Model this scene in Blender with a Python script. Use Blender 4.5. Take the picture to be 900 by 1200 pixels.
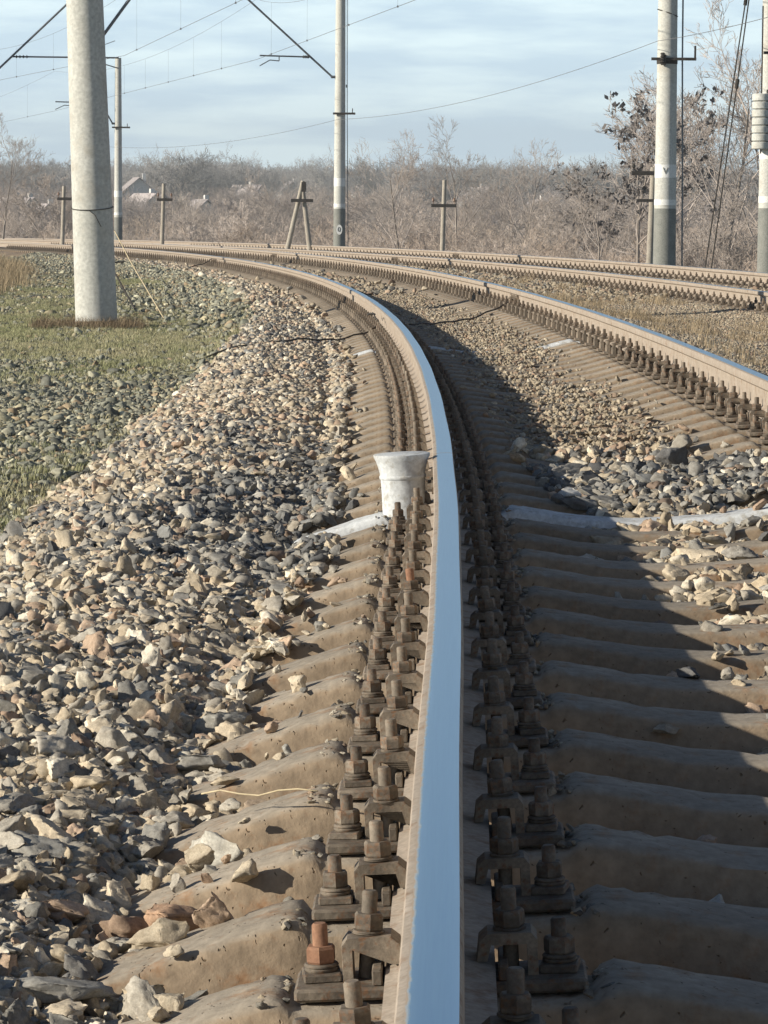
import bpy, math, random
import numpy as np
from mathutils import Matrix, Vector, Euler

for o in list(bpy.data.objects): bpy.data.objects.remove(o)
sc = bpy.context.scene
C = sc.collection
R_ = math.radians

# ------------------------------------------------------------------ camera
F, PITCH, ROLL, CAMH = 3889.0, 0.08973, 0.00694, 0.8549
cam_d = bpy.data.cameras.new("camera"); cam = bpy.data.objects.new("camera", cam_d); C.objects.link(cam)
sc.camera = cam
cam_d.sensor_fit = 'HORIZONTAL'; cam_d.sensor_width = 36.0; cam_d.lens = F/900*36
cam_d.clip_start = .05; cam_d.clip_end = 20000
fw = Vector((0, math.cos(PITCH), -math.sin(PITCH))); up = Vector((0, math.sin(PITCH), math.cos(PITCH))); rt = Vector((1, 0, 0))
cr, sr = math.cos(ROLL), math.sin(ROLL)
r2 = rt*cr + up*sr; u2 = up*cr - rt*sr
cam.matrix_world = Matrix(((r2.x, u2.x, -fw.x, 0), (r2.y, u2.y, -fw.y, 0), (r2.z, u2.z, -fw.z, CAMH), (0, 0, 0, 1)))

# ------------------------------------------------------------------ light
SUN_ELEV, SUN_BACK = R_(20.0), R_(18.0)      # from the left, a little behind the camera
to_sun = Vector((-math.cos(SUN_BACK)*math.cos(SUN_ELEV), -math.sin(SUN_BACK)*math.cos(SUN_ELEV), math.sin(SUN_ELEV)))
sun_d = bpy.data.lights.new("sun", 'SUN'); sun_d.energy = 5.0; sun_d.angle = R_(.5); sun_d.color = (1, .915, .78)
sun = bpy.data.objects.new("sun", sun_d); C.objects.link(sun)
sun.rotation_euler = to_sun.to_track_quat('Z', 'Y').to_euler()
w = bpy.data.worlds.new("World"); sc.world = w; w.use_nodes = True
nt = w.node_tree; N = nt.nodes; L = nt.links; N.clear()
out = N.new('ShaderNodeOutputWorld'); bg = N.new('ShaderNodeBackground'); bg.inputs[1].default_value = .05
sky = N.new('ShaderNodeTexSky'); sky.sky_type = 'NISHITA'; sky.sun_disc = False
sky.sun_elevation = SUN_ELEV; sky.sun_rotation = math.atan2(to_sun.x, to_sun.y); sky.air_density = .75; sky.dust_density = .3; sky.ozone_density = 6.0
# thin high cloud in long streaks, everywhere in the sky
geo = N.new('ShaderNodeTexCoord'); sep = N.new('ShaderNodeSeparateXYZ'); L.new(geo.outputs['Generated'], sep.inputs[0])
mp = N.new('ShaderNodeMapping'); mp.inputs['Scale'].default_value = (9, 9, 60); mp.inputs['Location'].default_value = (1.3, .4, .2); L.new(geo.outputs['Generated'], mp.inputs[0])
nz = N.new('ShaderNodeTexNoise'); nz.inputs['Scale'].default_value = 1.6; nz.inputs['Detail'].default_value = 6; nz.inputs['Roughness'].default_value = .55; L.new(mp.outputs[0], nz.inputs[0])
rp = N.new('ShaderNodeValToRGB'); rp.color_ramp.elements[0].position = .42; rp.color_ramp.elements[1].position = .62
rp.color_ramp.elements[0].color = (12.0, 15.4, 17.6, 1); rp.color_ramp.elements[1].color = (16.2, 19.6, 20.4, 1)
L.new(nz.outputs[0], rp.inputs[0])
thin = N.new('ShaderNodeMapRange'); thin.interpolation_type = 'SMOOTHSTEP'; thin.inputs[1].default_value = .05; thin.inputs[2].default_value = .3; thin.inputs[3].default_value = 1; thin.inputs[4].default_value = .04   # the layer thins out overhead
L.new(sep.outputs['Z'], thin.inputs[0]); cf = N.new('ShaderNodeMath'); cf.operation = 'MULTIPLY'; L.new(thin.outputs[0], cf.inputs[1]); cf.inputs[0].default_value = .92
mixc = N.new('ShaderNodeMix'); mixc.data_type = 'RGBA'; L.new(cf.outputs[0], mixc.inputs[0]); L.new(sky.outputs[0], mixc.inputs[6]); L.new(rp.outputs[0], mixc.inputs[7])
L.new(mixc.outputs[2], bg.inputs[0]); L.new(bg.outputs[0], out.inputs[0])
sc.view_settings.view_transform = 'Standard'; sc.view_settings.look = 'None'; sc.view_settings.exposure = 0.36; sc.view_settings.gamma = 1
sc.render.engine = 'CYCLES'; sc.cycles.samples = 128; sc.cycles.max_bounces = 6
sc.render.resolution_x = 768; sc.render.resolution_y = 1024

# ------------------------------------------------------------------ track geometry
G = 1.595; S1 = 6.7; K = .00243; RAD = 1/K; HD = .0230; X0 = -.0306; CT = .088/G
ZQ = -2.0e-5; D2 = 5.0; DZ2 = -.017-CT*5.0
def path(s):
    s = np.asarray(s, float); a = np.minimum(s, S1); t = np.maximum(s-S1, 0)*K
    x = X0+np.sin(HD)*a+RAD*(np.cos(HD-t)-math.cos(HD)); y = np.cos(HD)*a-RAD*(np.sin(HD-t)-math.sin(HD))
    return x, y, HD-t
def W(s, u, z=0, cant=CT):                         # track coordinates to world
    x, y, t = path(s); return x+u*np.cos(t), y-u*np.sin(t), z+cant*np.asarray(u)+ZQ*np.asarray(s)**2
CX = X0+math.sin(HD)*S1-RAD*math.cos(HD); CY = math.cos(HD)*S1+RAD*math.sin(HD)
def inv(x, y):
    dx, dy = x-CX, y-CY; r = np.hypot(dx, dy); ang = np.arctan2(dy, dx)      # angle at S1 is -HD
    s = S1+(ang+HD)*RAD; u = r-RAD
    s2 = (x-X0)*math.sin(HD)+y*math.cos(HD); u2_ = (x-X0)*math.cos(HD)-y*math.sin(HD)
    st = s2 < S1
    return np.where(st, s2, s), np.where(st, u2_, u)
def frame(s, u=0., z=0., cant=CT, dz=None):
    x, y, t = path(s); t = float(t)
    lat = Vector((math.cos(t), -math.sin(t), cant)).normalized(); f_ = Vector((math.sin(t), math.cos(t), 0)); n = lat.cross(f_)
    o = Vector((float(x)+u*math.cos(t), float(y)-u*math.sin(t), z+cant*u+ZQ*s*s))
    return Matrix(((lat.x, f_.x, n.x, o.x), (lat.y, f_.y, n.y, o.y), (lat.z, f_.z, n.z, o.z), (0, 0, 0, 1)))
cP, sP = math.cos(PITCH), math.sin(PITCH)
def project(X, Y, Z):
    Z = Z-CAMH; d = Y*cP-Z*sP; v = Y*sP+Z*cP
    d = np.where(d < .01, .01, d); a = F*X/d; w_ = -F*v/d
    return 450+a*cr-w_*sr, 600+a*sr+w_*cr, d

# ------------------------------------------------------------------ helpers
def mat(name): 
    m = bpy.data.materials.new(name); m.use_nodes = True
    n = m.node_tree.nodes; b = n['Principled BSDF']; return m, n, m.node_tree.links, b
def noise(n, l, scale, detail=4, rough=.55, vec=None, coord='Object'):
    t = n.new('ShaderNodeTexNoise'); t.inputs['Scale'].default_value = scale; t.inputs['Detail'].default_value = detail; t.inputs['Roughness'].default_value = rough
    if vec is None:
        c = n.new('ShaderNodeTexCoord'); vec = c.outputs[coord]
    l.new(vec, t.inputs['Vector']); return t
def ramp(n, l, src, stops):
    r = n.new('ShaderNodeValToRGB'); e = r.color_ramp.elements
    while len(e) > 1: e.remove(e[0])
    e[0].position = stops[0][0]; e[0].color = tuple(stops[0][1])+(1,)
    for p, c in stops[1:]:
        x = e.new(p); x.color = tuple(c)+(1,)
    l.new(src, r.inputs[0]); return r
def mixn(n, l, fac, a, b, mode='MIX'):
    m = n.new('ShaderNodeMix'); m.data_type = 'RGBA'; m.blend_type = mode
    for s_, i in ((fac, 0), (a, 6), (b, 7)):
        if isinstance(s_, (int, float)): m.inputs[i].default_value = s_
        elif isinstance(s_, tuple): m.inputs[i].default_value = s_+(1,)
        else: l.new(s_, m.inputs[i])
    return m.outputs[2]
def bump(n, l, b, h, strength=.5, dist=.01):
    k = n.new('ShaderNodeBump'); k.inputs['Strength'].default_value = strength; k.inputs['Distance'].default_value = dist
    l.new(h, k.inputs['Height']); l.new(k.outputs[0], b.inputs['Normal'])
def obj_rand(n): return n.new('ShaderNodeObjectInfo').outputs['Random']
def rough_mat(name, c1, c2, scale=8, rough=.9, bs=.4, bd=.004, bscale=60, c3=None, metallic=0, rnd=.25):
    m, n, l, b = mat(name)
    a = noise(n, l, scale, 5, .6); f_ = noise(n, l, bscale, 4, .6)
    col = ramp(n, l, a.outputs[0], [(.3, c1), (.7, c2)]).outputs[0]
    if c3:
        g = noise(n, l, scale*2.7, 4, .7); s_ = ramp(n, l, g.outputs[0], [(.52, (0, 0, 0)), (.68, (1, 1, 1))]); col = mixn(n, l, s_.outputs[0], col, c3)
    v = ramp(n, l, f_.outputs[0], [(.25, (.72,)*3), (.75, (1.2,)*3)]); col = mixn(n, l, 1., col, v.outputs[0], 'MULTIPLY')
    if rnd:
        rr = ramp(n, l, obj_rand(n), [(0, (1-rnd,)*3), (1, (1+rnd*.6,)*3)]); col = mixn(n, l, 1., col, rr.outputs[0], 'MULTIPLY')
    l.new(col, b.inputs['Base Color']); b.inputs['Roughness'].default_value = rough; b.inputs['Metallic'].default_value = metallic
    b.inputs['Specular IOR Level'].default_value = .3
    bump(n, l, b, f_.outputs[0], bs, bd); return m

class MB:
    def __init__(s): s.v = []; s.f = []; s.m = []
    def add(s, vs, fs, mi=0):
        k = len(s.v); s.v += [tuple(p) for p in vs]; s.f += [tuple(i+k for i in f) for f in fs]; s.m += [mi]*len(fs); return s
    def box(s, c, size, mi=0, rot=None, taper=0., bev=0.):
        hx, hy, hz = [q/2 for q in size]; c = Vector(c); M = rot.to_matrix() if rot else Matrix.Identity(3)
        if bev > 0:
            lay = [(-hz, hx-bev, hy-bev), (-hz+bev, hx, hy), (hz-bev, hx-taper, hy-taper), (hz, hx-bev-taper, hy-bev-taper)]
            vs = []
            for z, a, b in lay:
                for q in ((-a, -b+bev), (-a+bev, -b), (a-bev, -b), (a, -b+bev), (a, b-bev), (a-bev, b), (-a+bev, b), (-a, b-bev)): vs.append(c+M@Vector((q[0], q[1], z)))
            fs = [tuple(range(7, -1, -1)), tuple(range(24, 32))]
            for k in range(3):
                for i in range(8): fs.append((k*8+i, k*8+(i+1) % 8, k*8+8+(i+1) % 8, k*8+8+i))
            return s.add(vs, fs, mi)
        vs = [c+M@Vector((x*(hx-(taper if z > 0 else 0)), y*(hy-(taper if z > 0 else 0)), z*hz)) for z in (-1, 1) for y in (-1, 1) for x in (-1, 1)]
        return s.add(vs, [(0, 2, 3, 1), (4, 5, 7, 6), (0, 1, 5, 4), (2, 6, 7, 3), (0, 4, 6, 2), (1, 3, 7, 5)], mi)
    def cyl(s, p0, p1, r0, r1=None, n=12, mi=0, caps=True, a0=0.):
        if r1 is None: r1 = r0
        p0 = Vector(p0); p1 = Vector(p1); d = (p1-p0).normalized(); a = d.orthogonal().normalized() if abs(d.z) < .999 else Vector((1, 0, 0)); b = d.cross(a)
        vs = []
        for p, r in ((p0, r0), (p1, r1)):
            for i in range(n):
                t = a0+2*math.pi*i/n; vs.append(p+(a*math.cos(t)+b*math.sin(t))*r)
        fs = [(i, (i+1) % n, n+(i+1) % n, n+i) for i in range(n)]
        if caps: fs += [tuple(range(n-1, -1, -1)), tuple(range(n, 2*n))]
        return s.add(vs, fs, mi)
    def lathe(s, prof, c=(0, 0, 0), n=24, mi=0, cap=True):
        c = Vector(c); vs = []
        for r, z in prof:
            for i in range(n): t = 2*math.pi*i/n; vs.append(c+Vector((r*math.cos(t), r*math.sin(t), z)))
        fs = [(k*n+i, k*n+(i+1) % n, (k+1)*n+(i+1) % n, (k+1)*n+i) for k in range(len(prof)-1) for i in range(n)]
        if cap: fs += [tuple(range(n-1, -1, -1)), tuple(range((len(prof)-1)*n, len(prof)*n))]
        return s.add(vs, fs, mi)
    def tube(s, pts, r, n=6, mi=0):
        pts = [Vector(p) for p in pts]; vs = []; prev = None
        for i, p in enumerate(pts):
            d = (pts[min(i+1, len(pts)-1)]-pts[max(i-1, 0)]).normalized()
            a = d.orthogonal().normalized() if prev is None else (prev-d*prev.dot(d)).normalized()
            prev = a; b = d.cross(a)
            for k in range(n): t = 2*math.pi*k/n; vs.append(p+(a*math.cos(t)+b*math.sin(t))*r)
        fs = [(i*n+k, i*n+(k+1) % n, (i+1)*n+(k+1) % n, (i+1)*n+k) for i in range(len(pts)-1) for k in range(n)]
        fs += [tuple(range(n-1, -1, -1)), tuple(range((len(pts)-1)*n, len(pts)*n))]
        return s.add(vs, fs, mi)
    def prism(s, poly, y0, y1, mi=0, ch=0.):      # poly in x,z, extruded along y
        n = len(poly); vs = [(x, y0, z) for x, z in poly]+[(x, y1, z) for x, z in poly]
        fs = [(i, (i+1) % n, n+(i+1) % n, n+i) for i in range(n)]+[tuple(range(n-1, -1, -1)), tuple(range(n, 2*n))]
        return s.add(vs, fs, mi)
    def mesh(s, name, mats, smooth=False, angle=None):
        me = bpy.data.meshes.new(name); me.from_pydata(s.v, [], s.f); me.update()
        for q in (mats if isinstance(mats, (list, tuple)) else [mats]): me.materials.append(q)
        me.polygons.foreach_set('material_index', s.m)
        if smooth or angle:
            me.polygons.foreach_set('use_smooth', [True]*len(s.f))
            if angle: me.set_sharp_from_angle(angle=R_(angle))
        return me
def link(name, me, parent=None, mw=None, label=None, cat=None, group=None, kind=None):
    o = bpy.data.objects.new(name, me); C.objects.link(o)
    if parent is not None: o.parent = parent
    if mw is not None: o.matrix_local = mw
    if label: o['label'] = label
    if cat: o['category'] = cat
    if group: o['group'] = group
    if kind: o['kind'] = kind
    return o
def T(x=0, y=0, z=0, rz=0, s=1): return Matrix.Translation((x, y, z)) @ Matrix.Rotation(rz, 4, 'Z') @ Matrix.Scale(s, 4)
def np_mesh(name, V, Fc, m, smooth=False):
    me = bpy.data.meshes.new(name); V = np.asarray(V, np.float32); Fc = np.asarray(Fc, np.int32); k = Fc.shape[1]
    me.vertices.add(len(V)); me.vertices.foreach_set('co', V.ravel())
    me.loops.add(Fc.size); me.loops.foreach_set('vertex_index', Fc.ravel())
    me.polygons.add(len(Fc)); me.polygons.foreach_set('loop_start', np.arange(0, Fc.size, k, dtype=np.int32)); me.polygons.foreach_set('loop_total', np.full(len(Fc), k, np.int32))
    if smooth: me.polygons.foreach_set('use_smooth', np.ones(len(Fc), bool))
    me.update(); me.validate(); me.materials.append(m); return me
def grid_faces(a, b):
    i = np.arange(a-1)[:, None]*b+np.arange(b-1)[None, :]; i = i.ravel()
    return np.stack([i, i+1, i+b+1, i+b], 1)
rng = np.random.default_rng(7)
class VN:                                          # cheap value noise
    def __init__(s, seed): s.t = np.random.default_rng(seed).random((256, 256))
    def __call__(s, x, y):
        xi = np.floor(x).astype(int); yi = np.floor(y).astype(int); fx = x-xi; fy = y-yi; fx = fx*fx*(3-2*fx); fy = fy*fy*(3-2*fy)
        t = s.t; a = t[xi % 256, yi % 256]; b = t[(xi+1) % 256, yi % 256]; c = t[xi % 256, (yi+1) % 256]; d = t[(xi+1) % 256, (yi+1) % 256]
        return (a*(1-fx)+b*fx)*(1-fy)+(c*(1-fx)+d*fx)*fy
vn1, vn2, vn3 = VN(1), VN(2), VN(3)
def fbm(v, x, y, o=4):
    r = 0; a = .5
    for k in range(o): r = r+a*v(x*2**k+k*17.3, y*2**k+k*5.1); a *= .5
    return r/(1-.5**o)

def scatter(name, P, rot, scl, idx, col, meshes, label, cat, parent=None, kind='stuff'):
    me = bpy.data.meshes.new(name); n = len(P); me.vertices.add(n); me.vertices.foreach_set('co', np.asarray(P, np.float32).ravel())
    for nm, ty, ar in (('rot', 'FLOAT_VECTOR', rot), ('scl', 'FLOAT_VECTOR', scl), ('idx', 'INT', idx), ('col', 'FLOAT_VECTOR', col)):
        a = me.attributes.new(nm, ty, 'POINT'); a.data.foreach_set('value' if ty == 'INT' else 'vector', np.asarray(ar, np.int32 if ty == 'INT' else np.float32).ravel())
    o = link(name, me, parent, label=label, cat=cat, kind=kind)
    g = bpy.data.node_groups.new(name, 'GeometryNodeTree'); g.interface.new_socket('Geometry', in_out='INPUT', socket_type='NodeSocketGeometry'); g.interface.new_socket('Geometry', in_out='OUTPUT', socket_type='NodeSocketGeometry')
    n_ = g.nodes; gi = n_.new('NodeGroupInput'); go = n_.new('NodeGroupOutput'); ip = n_.new('GeometryNodeInstanceOnPoints'); jo = n_.new('GeometryNodeJoinGeometry')
    for k, m_ in reversed(list(enumerate(meshes))):
        src = bpy.data.objects.new(name+'_source', m_)
        oi = n_.new('GeometryNodeObjectInfo'); oi.inputs['Object'].default_value = src; oi.inputs['As Instance'].default_value = True
        g.links.new(oi.outputs['Geometry'], jo.inputs[0])
    def attr(nm, ty):
        a = n_.new('GeometryNodeInputNamedAttribute'); a.data_type = ty; a.inputs['Name'].default_value = nm; return a.outputs[0]
    ip.inputs['Pick Instance'].default_value = True
    er = n_.new('FunctionNodeEulerToRotation')
    g.links.new(attr('rot', 'FLOAT_VECTOR'), er.inputs[0]); g.links.new(er.outputs[0], ip.inputs['Rotation'])
    g.links.new(attr('scl', 'FLOAT_VECTOR'), ip.inputs['Scale']); g.links.new(attr('idx', 'INT'), ip.inputs['Instance Index'])
    g.links.new(gi.outputs[0], ip.inputs['Points']); g.links.new(jo.outputs[0], ip.inputs['Instance']); g.links.new(ip.outputs[0], go.inputs[0])
    md = o.modifiers.new('scatter', 'NODES'); md.node_group = g; return o

# ------------------------------------------------------------------ materials
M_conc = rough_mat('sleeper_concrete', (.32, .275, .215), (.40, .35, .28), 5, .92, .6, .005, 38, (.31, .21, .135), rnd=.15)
M_conc.node_tree.nodes['Principled BSDF'].inputs['Specular IOR Level'].default_value = .15
n = M_conc.node_tree.nodes; l = M_conc.node_tree.links   # pits
vo = n.new('ShaderNodeTexVoronoi'); vo.inputs['Scale'].default_value = 46; tc = n.new('ShaderNodeTexCoord'); wn = noise(n, l, 14, 3, .6); wa = mixn(n, l, .12, tc.outputs['Object'], wn.outputs['Color'], 'ADD'); l.new(wa, vo.inputs[0])
pr = ramp(n, l, vo.outputs['Distance'], [(.05, (0, 0, 0)), (.16, (1, 1, 1))])
b = n['Principled BSDF']; ob = [q for q in n if q.type == 'BUMP'][0]
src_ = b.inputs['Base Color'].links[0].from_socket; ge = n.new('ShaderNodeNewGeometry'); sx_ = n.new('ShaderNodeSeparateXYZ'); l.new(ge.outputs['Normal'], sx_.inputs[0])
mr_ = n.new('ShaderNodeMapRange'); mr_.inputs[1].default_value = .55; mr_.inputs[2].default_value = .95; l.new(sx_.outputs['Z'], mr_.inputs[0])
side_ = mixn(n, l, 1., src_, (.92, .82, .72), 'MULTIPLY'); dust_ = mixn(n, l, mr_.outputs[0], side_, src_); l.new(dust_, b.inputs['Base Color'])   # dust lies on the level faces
dk_ = mixn(n, l, pr.outputs[0], mixn(n, l, 1., dust_, (.55, .5, .45), 'MULTIPLY'), dust_); l.new(dk_, b.inputs['Base Color'])
k2 = n.new('ShaderNodeBump'); k2.inputs['Strength'].default_value = .7; k2.inputs['Distance'].default_value = .006; l.new(pr.outputs[0], k2.inputs['Height']); l.new(ob.outputs[0], k2.inputs['Normal']); l.new(k2.outputs[0], b.inputs['Normal'])
M_white = rough_mat('white_paint_worn', (.54, .56, .56), (.68, .70, .70), 9, .8, .3, .002, 60, (.42, .40, .35), rnd=0)
M_railbody = rough_mat('rail_rust_dust', (.34, .285, .225), (.42, .36, .295), 6, .8, .25, .002, 90, (.27, .19, .13), rnd=0)
M_iron = rough_mat('fastener_iron', (.09, .075, .06), (.30, .25, .19), 22, .75, .5, .002, 160, (.20, .11, .06), rnd=.3)
M_rust = rough_mat('fresh_rust', (.25, .13, .08), (.32, .18, .11), 30, .85, .4, .002, 160, rnd=0)
M_dark = rough_mat('dark_iron', (.035, .033, .03), (.07, .06, .05), 20, .7, .3, .002, 90, rnd=0)
M_pole = rough_mat('mast_concrete', (.52, .52, .47), (.62, .62, .57), 1.2, .85, .25, .004, 26, (.49, .47, .41), rnd=.1)
M_band = rough_mat('white_band', (.8, .8, .76), (.86, .86, .82), 6, .7, .1, .002, 60, rnd=0)
M_greyband = rough_mat('grey_base_paint', (.20, .21, .19), (.28, .28, .25), 4, .8, .2, .004, 40, rnd=0)
M_wood = rough_mat('weathered_wood', (.36, .32, .26), (.46, .42, .35), 5, .9, .3, .006, 40, rnd=.1)
M_galv = rough_mat('grey_steel', (.16, .17, .18), (.24, .25, .26), 8, .55, .1, .002, 60, metallic=.6, rnd=0)
M_wire = rough_mat('wire_metal', (.13, .14, .15), (.2, .2, .2), 3, .6, .1, .001, 60, rnd=0)
M_twig = rough_mat('bare_twigs', (.50, .435, .385), (.60, .53, .475), .7, .9, .1, .004, 20, rnd=.3)
M_bark = rough_mat('bark', (.30, .26, .22), (.40, .35, .30), 3, .9, .5, .01, 30, rnd=.2)
M_dryleaf = rough_mat('dry_seed_pods', (.17, .155, .15), (.25, .23, .215), 3, .9, .1, .004, 20, rnd=.2)
M_ins = rough_mat('porcelain', (.2, .12, .08), (.24, .15, .1), 8, .3, .05, .001, 60, rnd=0)
M_wall = rough_mat('plaster', (.7, .68, .63), (.78, .76, .72), 1, .9, .1, .01, 10, rnd=.15)
M_roof = rough_mat('roof_sheet', (.40, .36, .34), (.50, .45, .43), 1, .8, .2, .01, 8, rnd=.3)
M_glass = rough_mat('window_dark', (.05, .06, .07), (.07, .08, .09), 1, .2, 0, .001, 10, rnd=0)
M_straw = rough_mat('straw', (.55, .45, .28), (.62, .52, .34), 8, .8, .1, .001, 60, rnd=0)
# polished running surface
M_top, n, l, b = mat('polished_steel_sky_tint')
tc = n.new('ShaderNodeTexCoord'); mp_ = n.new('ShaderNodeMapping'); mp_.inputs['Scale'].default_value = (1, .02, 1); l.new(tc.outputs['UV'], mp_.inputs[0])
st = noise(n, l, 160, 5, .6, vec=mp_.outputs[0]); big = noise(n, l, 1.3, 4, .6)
pc = ramp(n, l, st.outputs[0], [(.3, (.45, .67, .84)), (.7, (.55, .77, .91))]).outputs[0]  # blue of the reflected sky painted into the steel colour
us = n.new('ShaderNodeSeparateXYZ'); l.new(tc.outputs['UV'], us.inputs[0]); mp2 = n.new('ShaderNodeMapping'); mp2.inputs['Scale'].default_value = (1, .25, 1); l.new(tc.outputs['UV'], mp2.inputs[0])
en = noise(n, l, 90, 5, .65, vec=mp2.outputs[0]); ea = n.new('ShaderNodeMath'); ea.operation = 'MULTIPLY_ADD'; ea.inputs[1].default_value = .012; l.new(en.outputs[0], ea.inputs[0]); l.new(us.outputs['X'], ea.inputs[2])
em = n.new('ShaderNodeMapRange'); em.inputs[1].default_value = -.0185; em.inputs[2].default_value = -.0135; em.inputs[3].default_value = 1; em.inputs[4].default_value = 0; l.new(ea.outputs[0], em.inputs[0])   # unworn field side of the head
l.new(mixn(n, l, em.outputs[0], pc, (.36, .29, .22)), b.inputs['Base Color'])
mm = n.new('ShaderNodeMapRange'); mm.inputs[3].default_value = 1; mm.inputs[4].default_value = 0; l.new(em.outputs[0], mm.inputs[0]); l.new(mm.outputs[0], b.inputs['Metallic'])
rr = n.new('ShaderNodeMapRange'); rr.inputs[3].default_value = .26; rr.inputs[4].default_value = .40; l.new(st.outputs[0], rr.inputs[0]); rm_ = n.new('ShaderNodeMath'); rm_.operation = 'MULTIPLY_ADD'; rm_.inputs[1].default_value = .45; l.new(em.outputs[0], rm_.inputs[0]); l.new(rr.outputs[0], rm_.inputs[2]); l.new(rm_.outputs[0], b.inputs['Roughness'])
# stones: colour carried by each stone
def stone_mat(name, inst):
    m, n, l, b = mat(name)
    if inst:
        a = n.new('ShaderNodeAttribute'); a.attribute_type = 'INSTANCER'; a.attribute_name = 'col'; base = a.outputs['Color']
    else: base = n.new('ShaderNodeObjectInfo').outputs['Color']
    f1 = noise(n, l, 1.7, 5, .65); f2 = noise(n, l, 9, 4, .7)
    v = ramp(n, l, f1.outputs[0], [(.3, (.70, .67, .64)), (.7, (1.2, 1.2, 1.18))])
    c = mixn(n, l, 1., base, v.outputs[0], 'MULTIPLY')
    v2 = ramp(n, l, f2.outputs[0], [(.3, (.75,)*3), (.7, (1.15,)*3)]); c = mixn(n, l, 1., c, v2.outputs[0], 'MULTIPLY')
    l.new(c, b.inputs['Base Color']); b.inputs['Roughness'].default_value = .9; b.inputs['Specular IOR Level'].default_value = .25
    bump(n, l, b, f2.outputs[0], .6, .0018); return m
M_stoneI = stone_mat('crushed_stone_scattered', True); M_stoneO = stone_mat('crushed_stone', False)
# bed between the stones
M_bed, n, l, b = mat('ballast_fines')
c = noise(n, l, 1.2, 5, .6); v = n.new('ShaderNodeTexVoronoi'); v.inputs['Scale'].default_value = 26; tc = n.new('ShaderNodeTexCoord'); l.new(tc.outputs['Object'], v.inputs[0])
f3 = noise(n, l, 70, 4, .7)
col = ramp(n, l, c.outputs[0], [(.35, (.22, .18, .14)), (.65, (.33, .26, .185))]).outputs[0]
vv = ramp(n, l, v.outputs['Color'], [(.1, (.7, .7, .7)), (.9, (1.25, 1.2, 1.15))]); col = mixn(n, l, 1., col, vv.outputs[0], 'MULTIPLY')
v3 = ramp(n, l, f3.outputs[0], [(.3, (.65,)*3), (.7, (1.2,)*3)]); col = mixn(n, l, 1., col, v3.outputs[0], 'MULTIPLY')
l.new(col, b.inputs['Base Color']); b.inputs['Roughness'].default_value = .95; b.inputs['Specular IOR Level'].default_value = .2
iv = n.new('ShaderNodeMath'); iv.operation = 'MULTIPLY'; iv.inputs[1].default_value = -1; l.new(v.outputs['Distance'], iv.inputs[0]); bump(n, l, b, iv.outputs[0], .8, .03)
# ground
M_ground, n, l, b = mat('field_ground')
c = noise(n, l, .35, 6, .65); c2 = noise(n, l, 4, 5, .7); c3 = noise(n, l, 40, 4, .7)
col = ramp(n, l, c.outputs[0], [(.35, (.24, .215, .17)), (.5, (.22, .215, .14)), (.62, (.33, .275, .19))]).outputs[0]
col = mixn(n, l, 1., col, ramp(n, l, c2.outputs[0], [(.3, (.7,)*3), (.7, (1.3, 1.25, 1.1))]).outputs[0], 'MULTIPLY')
col = mixn(n, l, 1., col, ramp(n, l, c3.outputs[0], [(.3, (.6,)*3), (.7, (1.3,)*3)]).outputs[0], 'MULTIPLY')
l.new(col, b.inputs['Base Color']); b.inputs['Roughness'].default_value = 1.; b.inputs['Specular IOR Level'].default_value = .1; bump(n, l, b, c3.outputs[0], .8, .03)
def inst_mat(name, rough=.9, trans=0):
    m, n, l, b = mat(name); a = n.new('ShaderNodeAttribute'); a.attribute_type = 'INSTANCER'; a.attribute_name = 'col'
    f_ = noise(n, l, 3, 3, .6); c = mixn(n, l, 1., a.outputs['Color'], ramp(n, l, f_.outputs[0], [(.3, (.75,)*3), (.7, (1.2,)*3)]).outputs[0], 'MULTIPLY')
    l.new(c, b.inputs['Base Color']); b.inputs['Roughness'].default_value = rough; b.inputs['Specular IOR Level'].default_value = .15; return m
M_grass = inst_mat('grass_blades'); M_brush = inst_mat('brush_twigs')

# ------------------------------------------------------------------ terrain
def ground_z(x, y):
    s, u = inv(x, y)
    z = np.full_like(np.asarray(u, float), -.42)
    z = z+.05*(fbm(vn1, x*.5, y*.5)-.5)
    z = np.where(u > 8.0, np.interp(u, [8, 9.5, 15], [-.62, -.8, -2.6]), z)
    z = np.where((u > -1.45) & (u <= 8.0), -.62, z)
    z = z+ZQ*np.clip(s, 0, 200)**2
    d = np.hypot(x, y)
    far = np.interp(d, [0, 150, 220, 350, 500, 800, 1400, 2200, 6000], [0, 0, -.4, 1.2, 3.4, 7.2, 15.3, 14, 40])
    tilt = -x/np.maximum(d, 1)*np.interp(d, [300, 1400], [0, 24])*.5
    near = np.clip((d-170)/100, 0, 1)
    z = z*(1-near)+(-2.6)*near + far+tilt*near + near*2.0*(fbm(vn2, x*.008, y*.008)-.5)
    z = np.where((u < -6)&(y<140), np.minimum(z, -.42+0*z), z)
    return z
gx = np.unique(np.concatenate([np.arange(-14, 16, .5), np.sinh(np.linspace(0, 6.2, 70))*12+16, -np.sinh(np.linspace(0, 6.2, 70))*12-14]))
gy = np.unique(np.concatenate([np.arange(-6, 130, .7), 130+np.sinh(np.linspace(0, 5.2, 80))*45, -6-np.sinh(np.linspace(0, 5, 24))*20]))
XX, YY = np.meshgrid(gx, gy, indexing='ij'); ZZ = ground_z(XX, YY)
link('ground', np_mesh('ground', np.stack([XX, YY, ZZ], -1).reshape(-1, 3), grid_faces(len(gx), len(gy))[:, ::-1], M_ground, True), kind='structure')

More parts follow.
